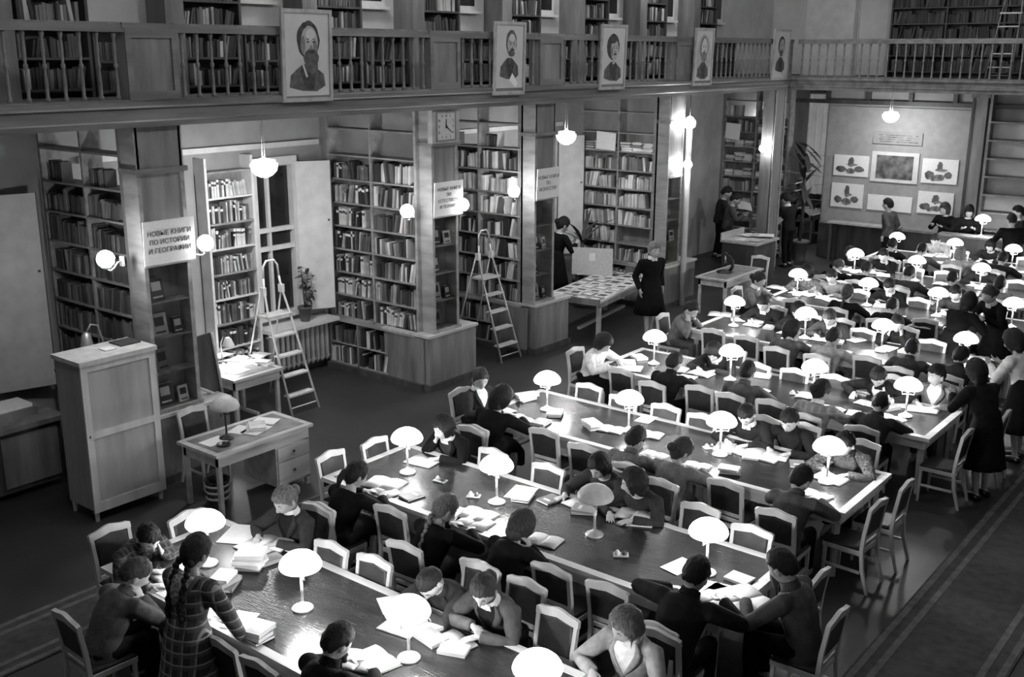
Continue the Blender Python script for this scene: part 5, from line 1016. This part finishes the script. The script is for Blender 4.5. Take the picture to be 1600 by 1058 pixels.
stack(on(912, 800), 2, 'grey pair under the unlit lamp', 21); sheet(on(1000, 812), .5, 'folded white sheet before the neighbour-turned girl', .25, .34); open_book(on(990, 806, TH+.005), PI+.2, 'open book before the neighbour-turned girl', 1.1); open_book(on(1165, 940), -.5, 'newspaper-sized book before the man with hand on brow', 1.6); sheet(on(1115, 925), .2, 'sheet under the rightmost lamp of second table', .26, .34); sheet(on(1062, 885), -.2, 'pale sheet left of the broad man', .2, .3)
stack(on(822, 625), 3, 'stack at the left end of third table', 31, 1.1); stack(on(868, 648), 2, 'pair right of the third table stack', 32); stack(on(925, 668), 3, 'dark stack on the third table', 33); open_book(on(955, 672), .2, 'open book left of the knitted vest', 1); open_book(on(1015, 680), .2, 'open book right of the knitted vest', 1); stack(on(1140, 738), 2, 'pair beside the grey sweater woman', 34); open_book(on(1190, 712), PI, 'sprawled newspaper before the turtleneck boy', 1.4); sheet(on(1010, 655), .1, 'small sheet behind the third table lamp'); stack(on(1130, 702), 1, 'dark book under the third lamp of third table', 36, 1.2)
stack(on(985, 568), 1, 'single book at fourth table left', 41); sheet(on(990, 576), .4, 'dark folder sheet at fourth table left', .24, .3, 'paper'); stack(on(1000, 560), 1, 'pale book right of white blouse', 42); stack(on(1190, 588), 2, 'pair right of the grey suit man', 43); open_book(on(1265, 620), .2, 'open book left of the checked shirt', 1.1); open_book(on(1440, 640), .3, 'open book at fourth table right', 1.2); open_book(on(1335, 600), .2, 'open book before the spread arms', 1.2)
for i, (px, py) in enumerate(((1125, 492), (1160, 500), (1240, 515), (1330, 530), (1215, 450), (1260, 460), (1300, 470), (1440, 510), (1350, 425), (1310, 430), (1460, 475), (1520, 560), (1400, 520), (1475, 445))): open_book(on(px, py), rnd.uniform(-.6, .6), '%s open book scattered on the rear tables' % ORD[i], 1.25)
for i, (px, py) in enumerate(((1190, 455), (1290, 445), (1430, 470), (1380, 430), (1500, 470), (1540, 500), (1470, 400), (1180, 505))): sheet(on(px, py), rnd.uniform(-.6, .6), '%s loose sheet on the rear tables' % ORD[i], .26, .34)
for i, (px, py, wd) in enumerate(((688, 752, 'by the first lamp of second table'), (740, 776, 'by the second lamp of second table'), (970, 868, 'in the middle of second table'), (1108, 700, 'by the third lamp of third table'), (1242, 616, 'in the middle of fourth table'))):
    t = thing('inkstand', 'small pale inkstand '+wd, 'inkstand', on(px, py), rnd.uniform(0, 1)); bx('tray', 'metal_pale', (-.07, .07, -.045, .045, 0, .012), t)
    for s in (-.032, .032): MB().lathe([(.024, .012), (.026, .03), (.018, .042), (.012, .045), (.012, .052), (.001, .052)], 10, c=(s, 0, 0)).build('inkwell', 'paper_grey' if s < 0 else 'case_glass', t)
for i, (px, py, sx, sy, k) in enumerate(((335, 690, .22, .3, 7), (375, 672, .2, .28, 6), (400, 672, .24, .34, 7), (415, 658, .3, .22, 6))):
    o = bx('paper_sheet', 'paper', (-sx/2, sx/2, -sy/2, sy/2, 0, .006)); o.location = P(px, py, .786); o.rotation_euler.z = rnd.uniform(-.5, .5); tag(o, '%s pale paper on the desk beside the cabinet' % ORD[i], 'paper')
stack(P(400, 668, .79), 2, 'pair on the desk beside the cabinet', 55, 1.2); t = thing('blotter_tray', 'dark tray on the desk beside the cabinet', 'tray', P(350, 696, .784)); MB().lathe([(.06, 0), (.085, .02), (.075, .022), (.05, .006), (.001, .006)], 16).build('dish', 'black_iron', t)
for i, (px, py) in enumerate(((345, 572), (370, 580), (395, 565), (405, 555), (375, 560), (345, 555))): sheet(P(px, py, .786), rnd.uniform(-.6, .6), '%s paper on the brightly lit work desk' % ORD[i], .24, .3)
stack(P(412, 570, .786), 2, 'pair at the edge of the lit desk', 61)
# gallery sign on the magazine shelf and the rack
for px, py, y, w_, h_, lb in ((947, 220, 18.9, .48, .36, 'blank white card fixed to the magazine bookcase'), (1145, 205, 25.1, .4, .4, 'white card hung tilted on the newspaper rack')):
    q = PY(px, py, y); o = MB().box(-w_/2, w_/2, -.008, .008, -h_/2, h_/2).build('shelf_card', 'paper'); o.location = (q.x, y, q.z); o.rotation_euler = (.05, .08, 0); tag(o, lb, 'card')
# ---------------------------------------------------------------- fuse the figures
for it in sorted({r_[2] for r_ in RM}):
    grp = [r_ for r_ in RM if r_[2] == it]; remesh([g[0] for g in grp], [g[1] for g in grp], it)
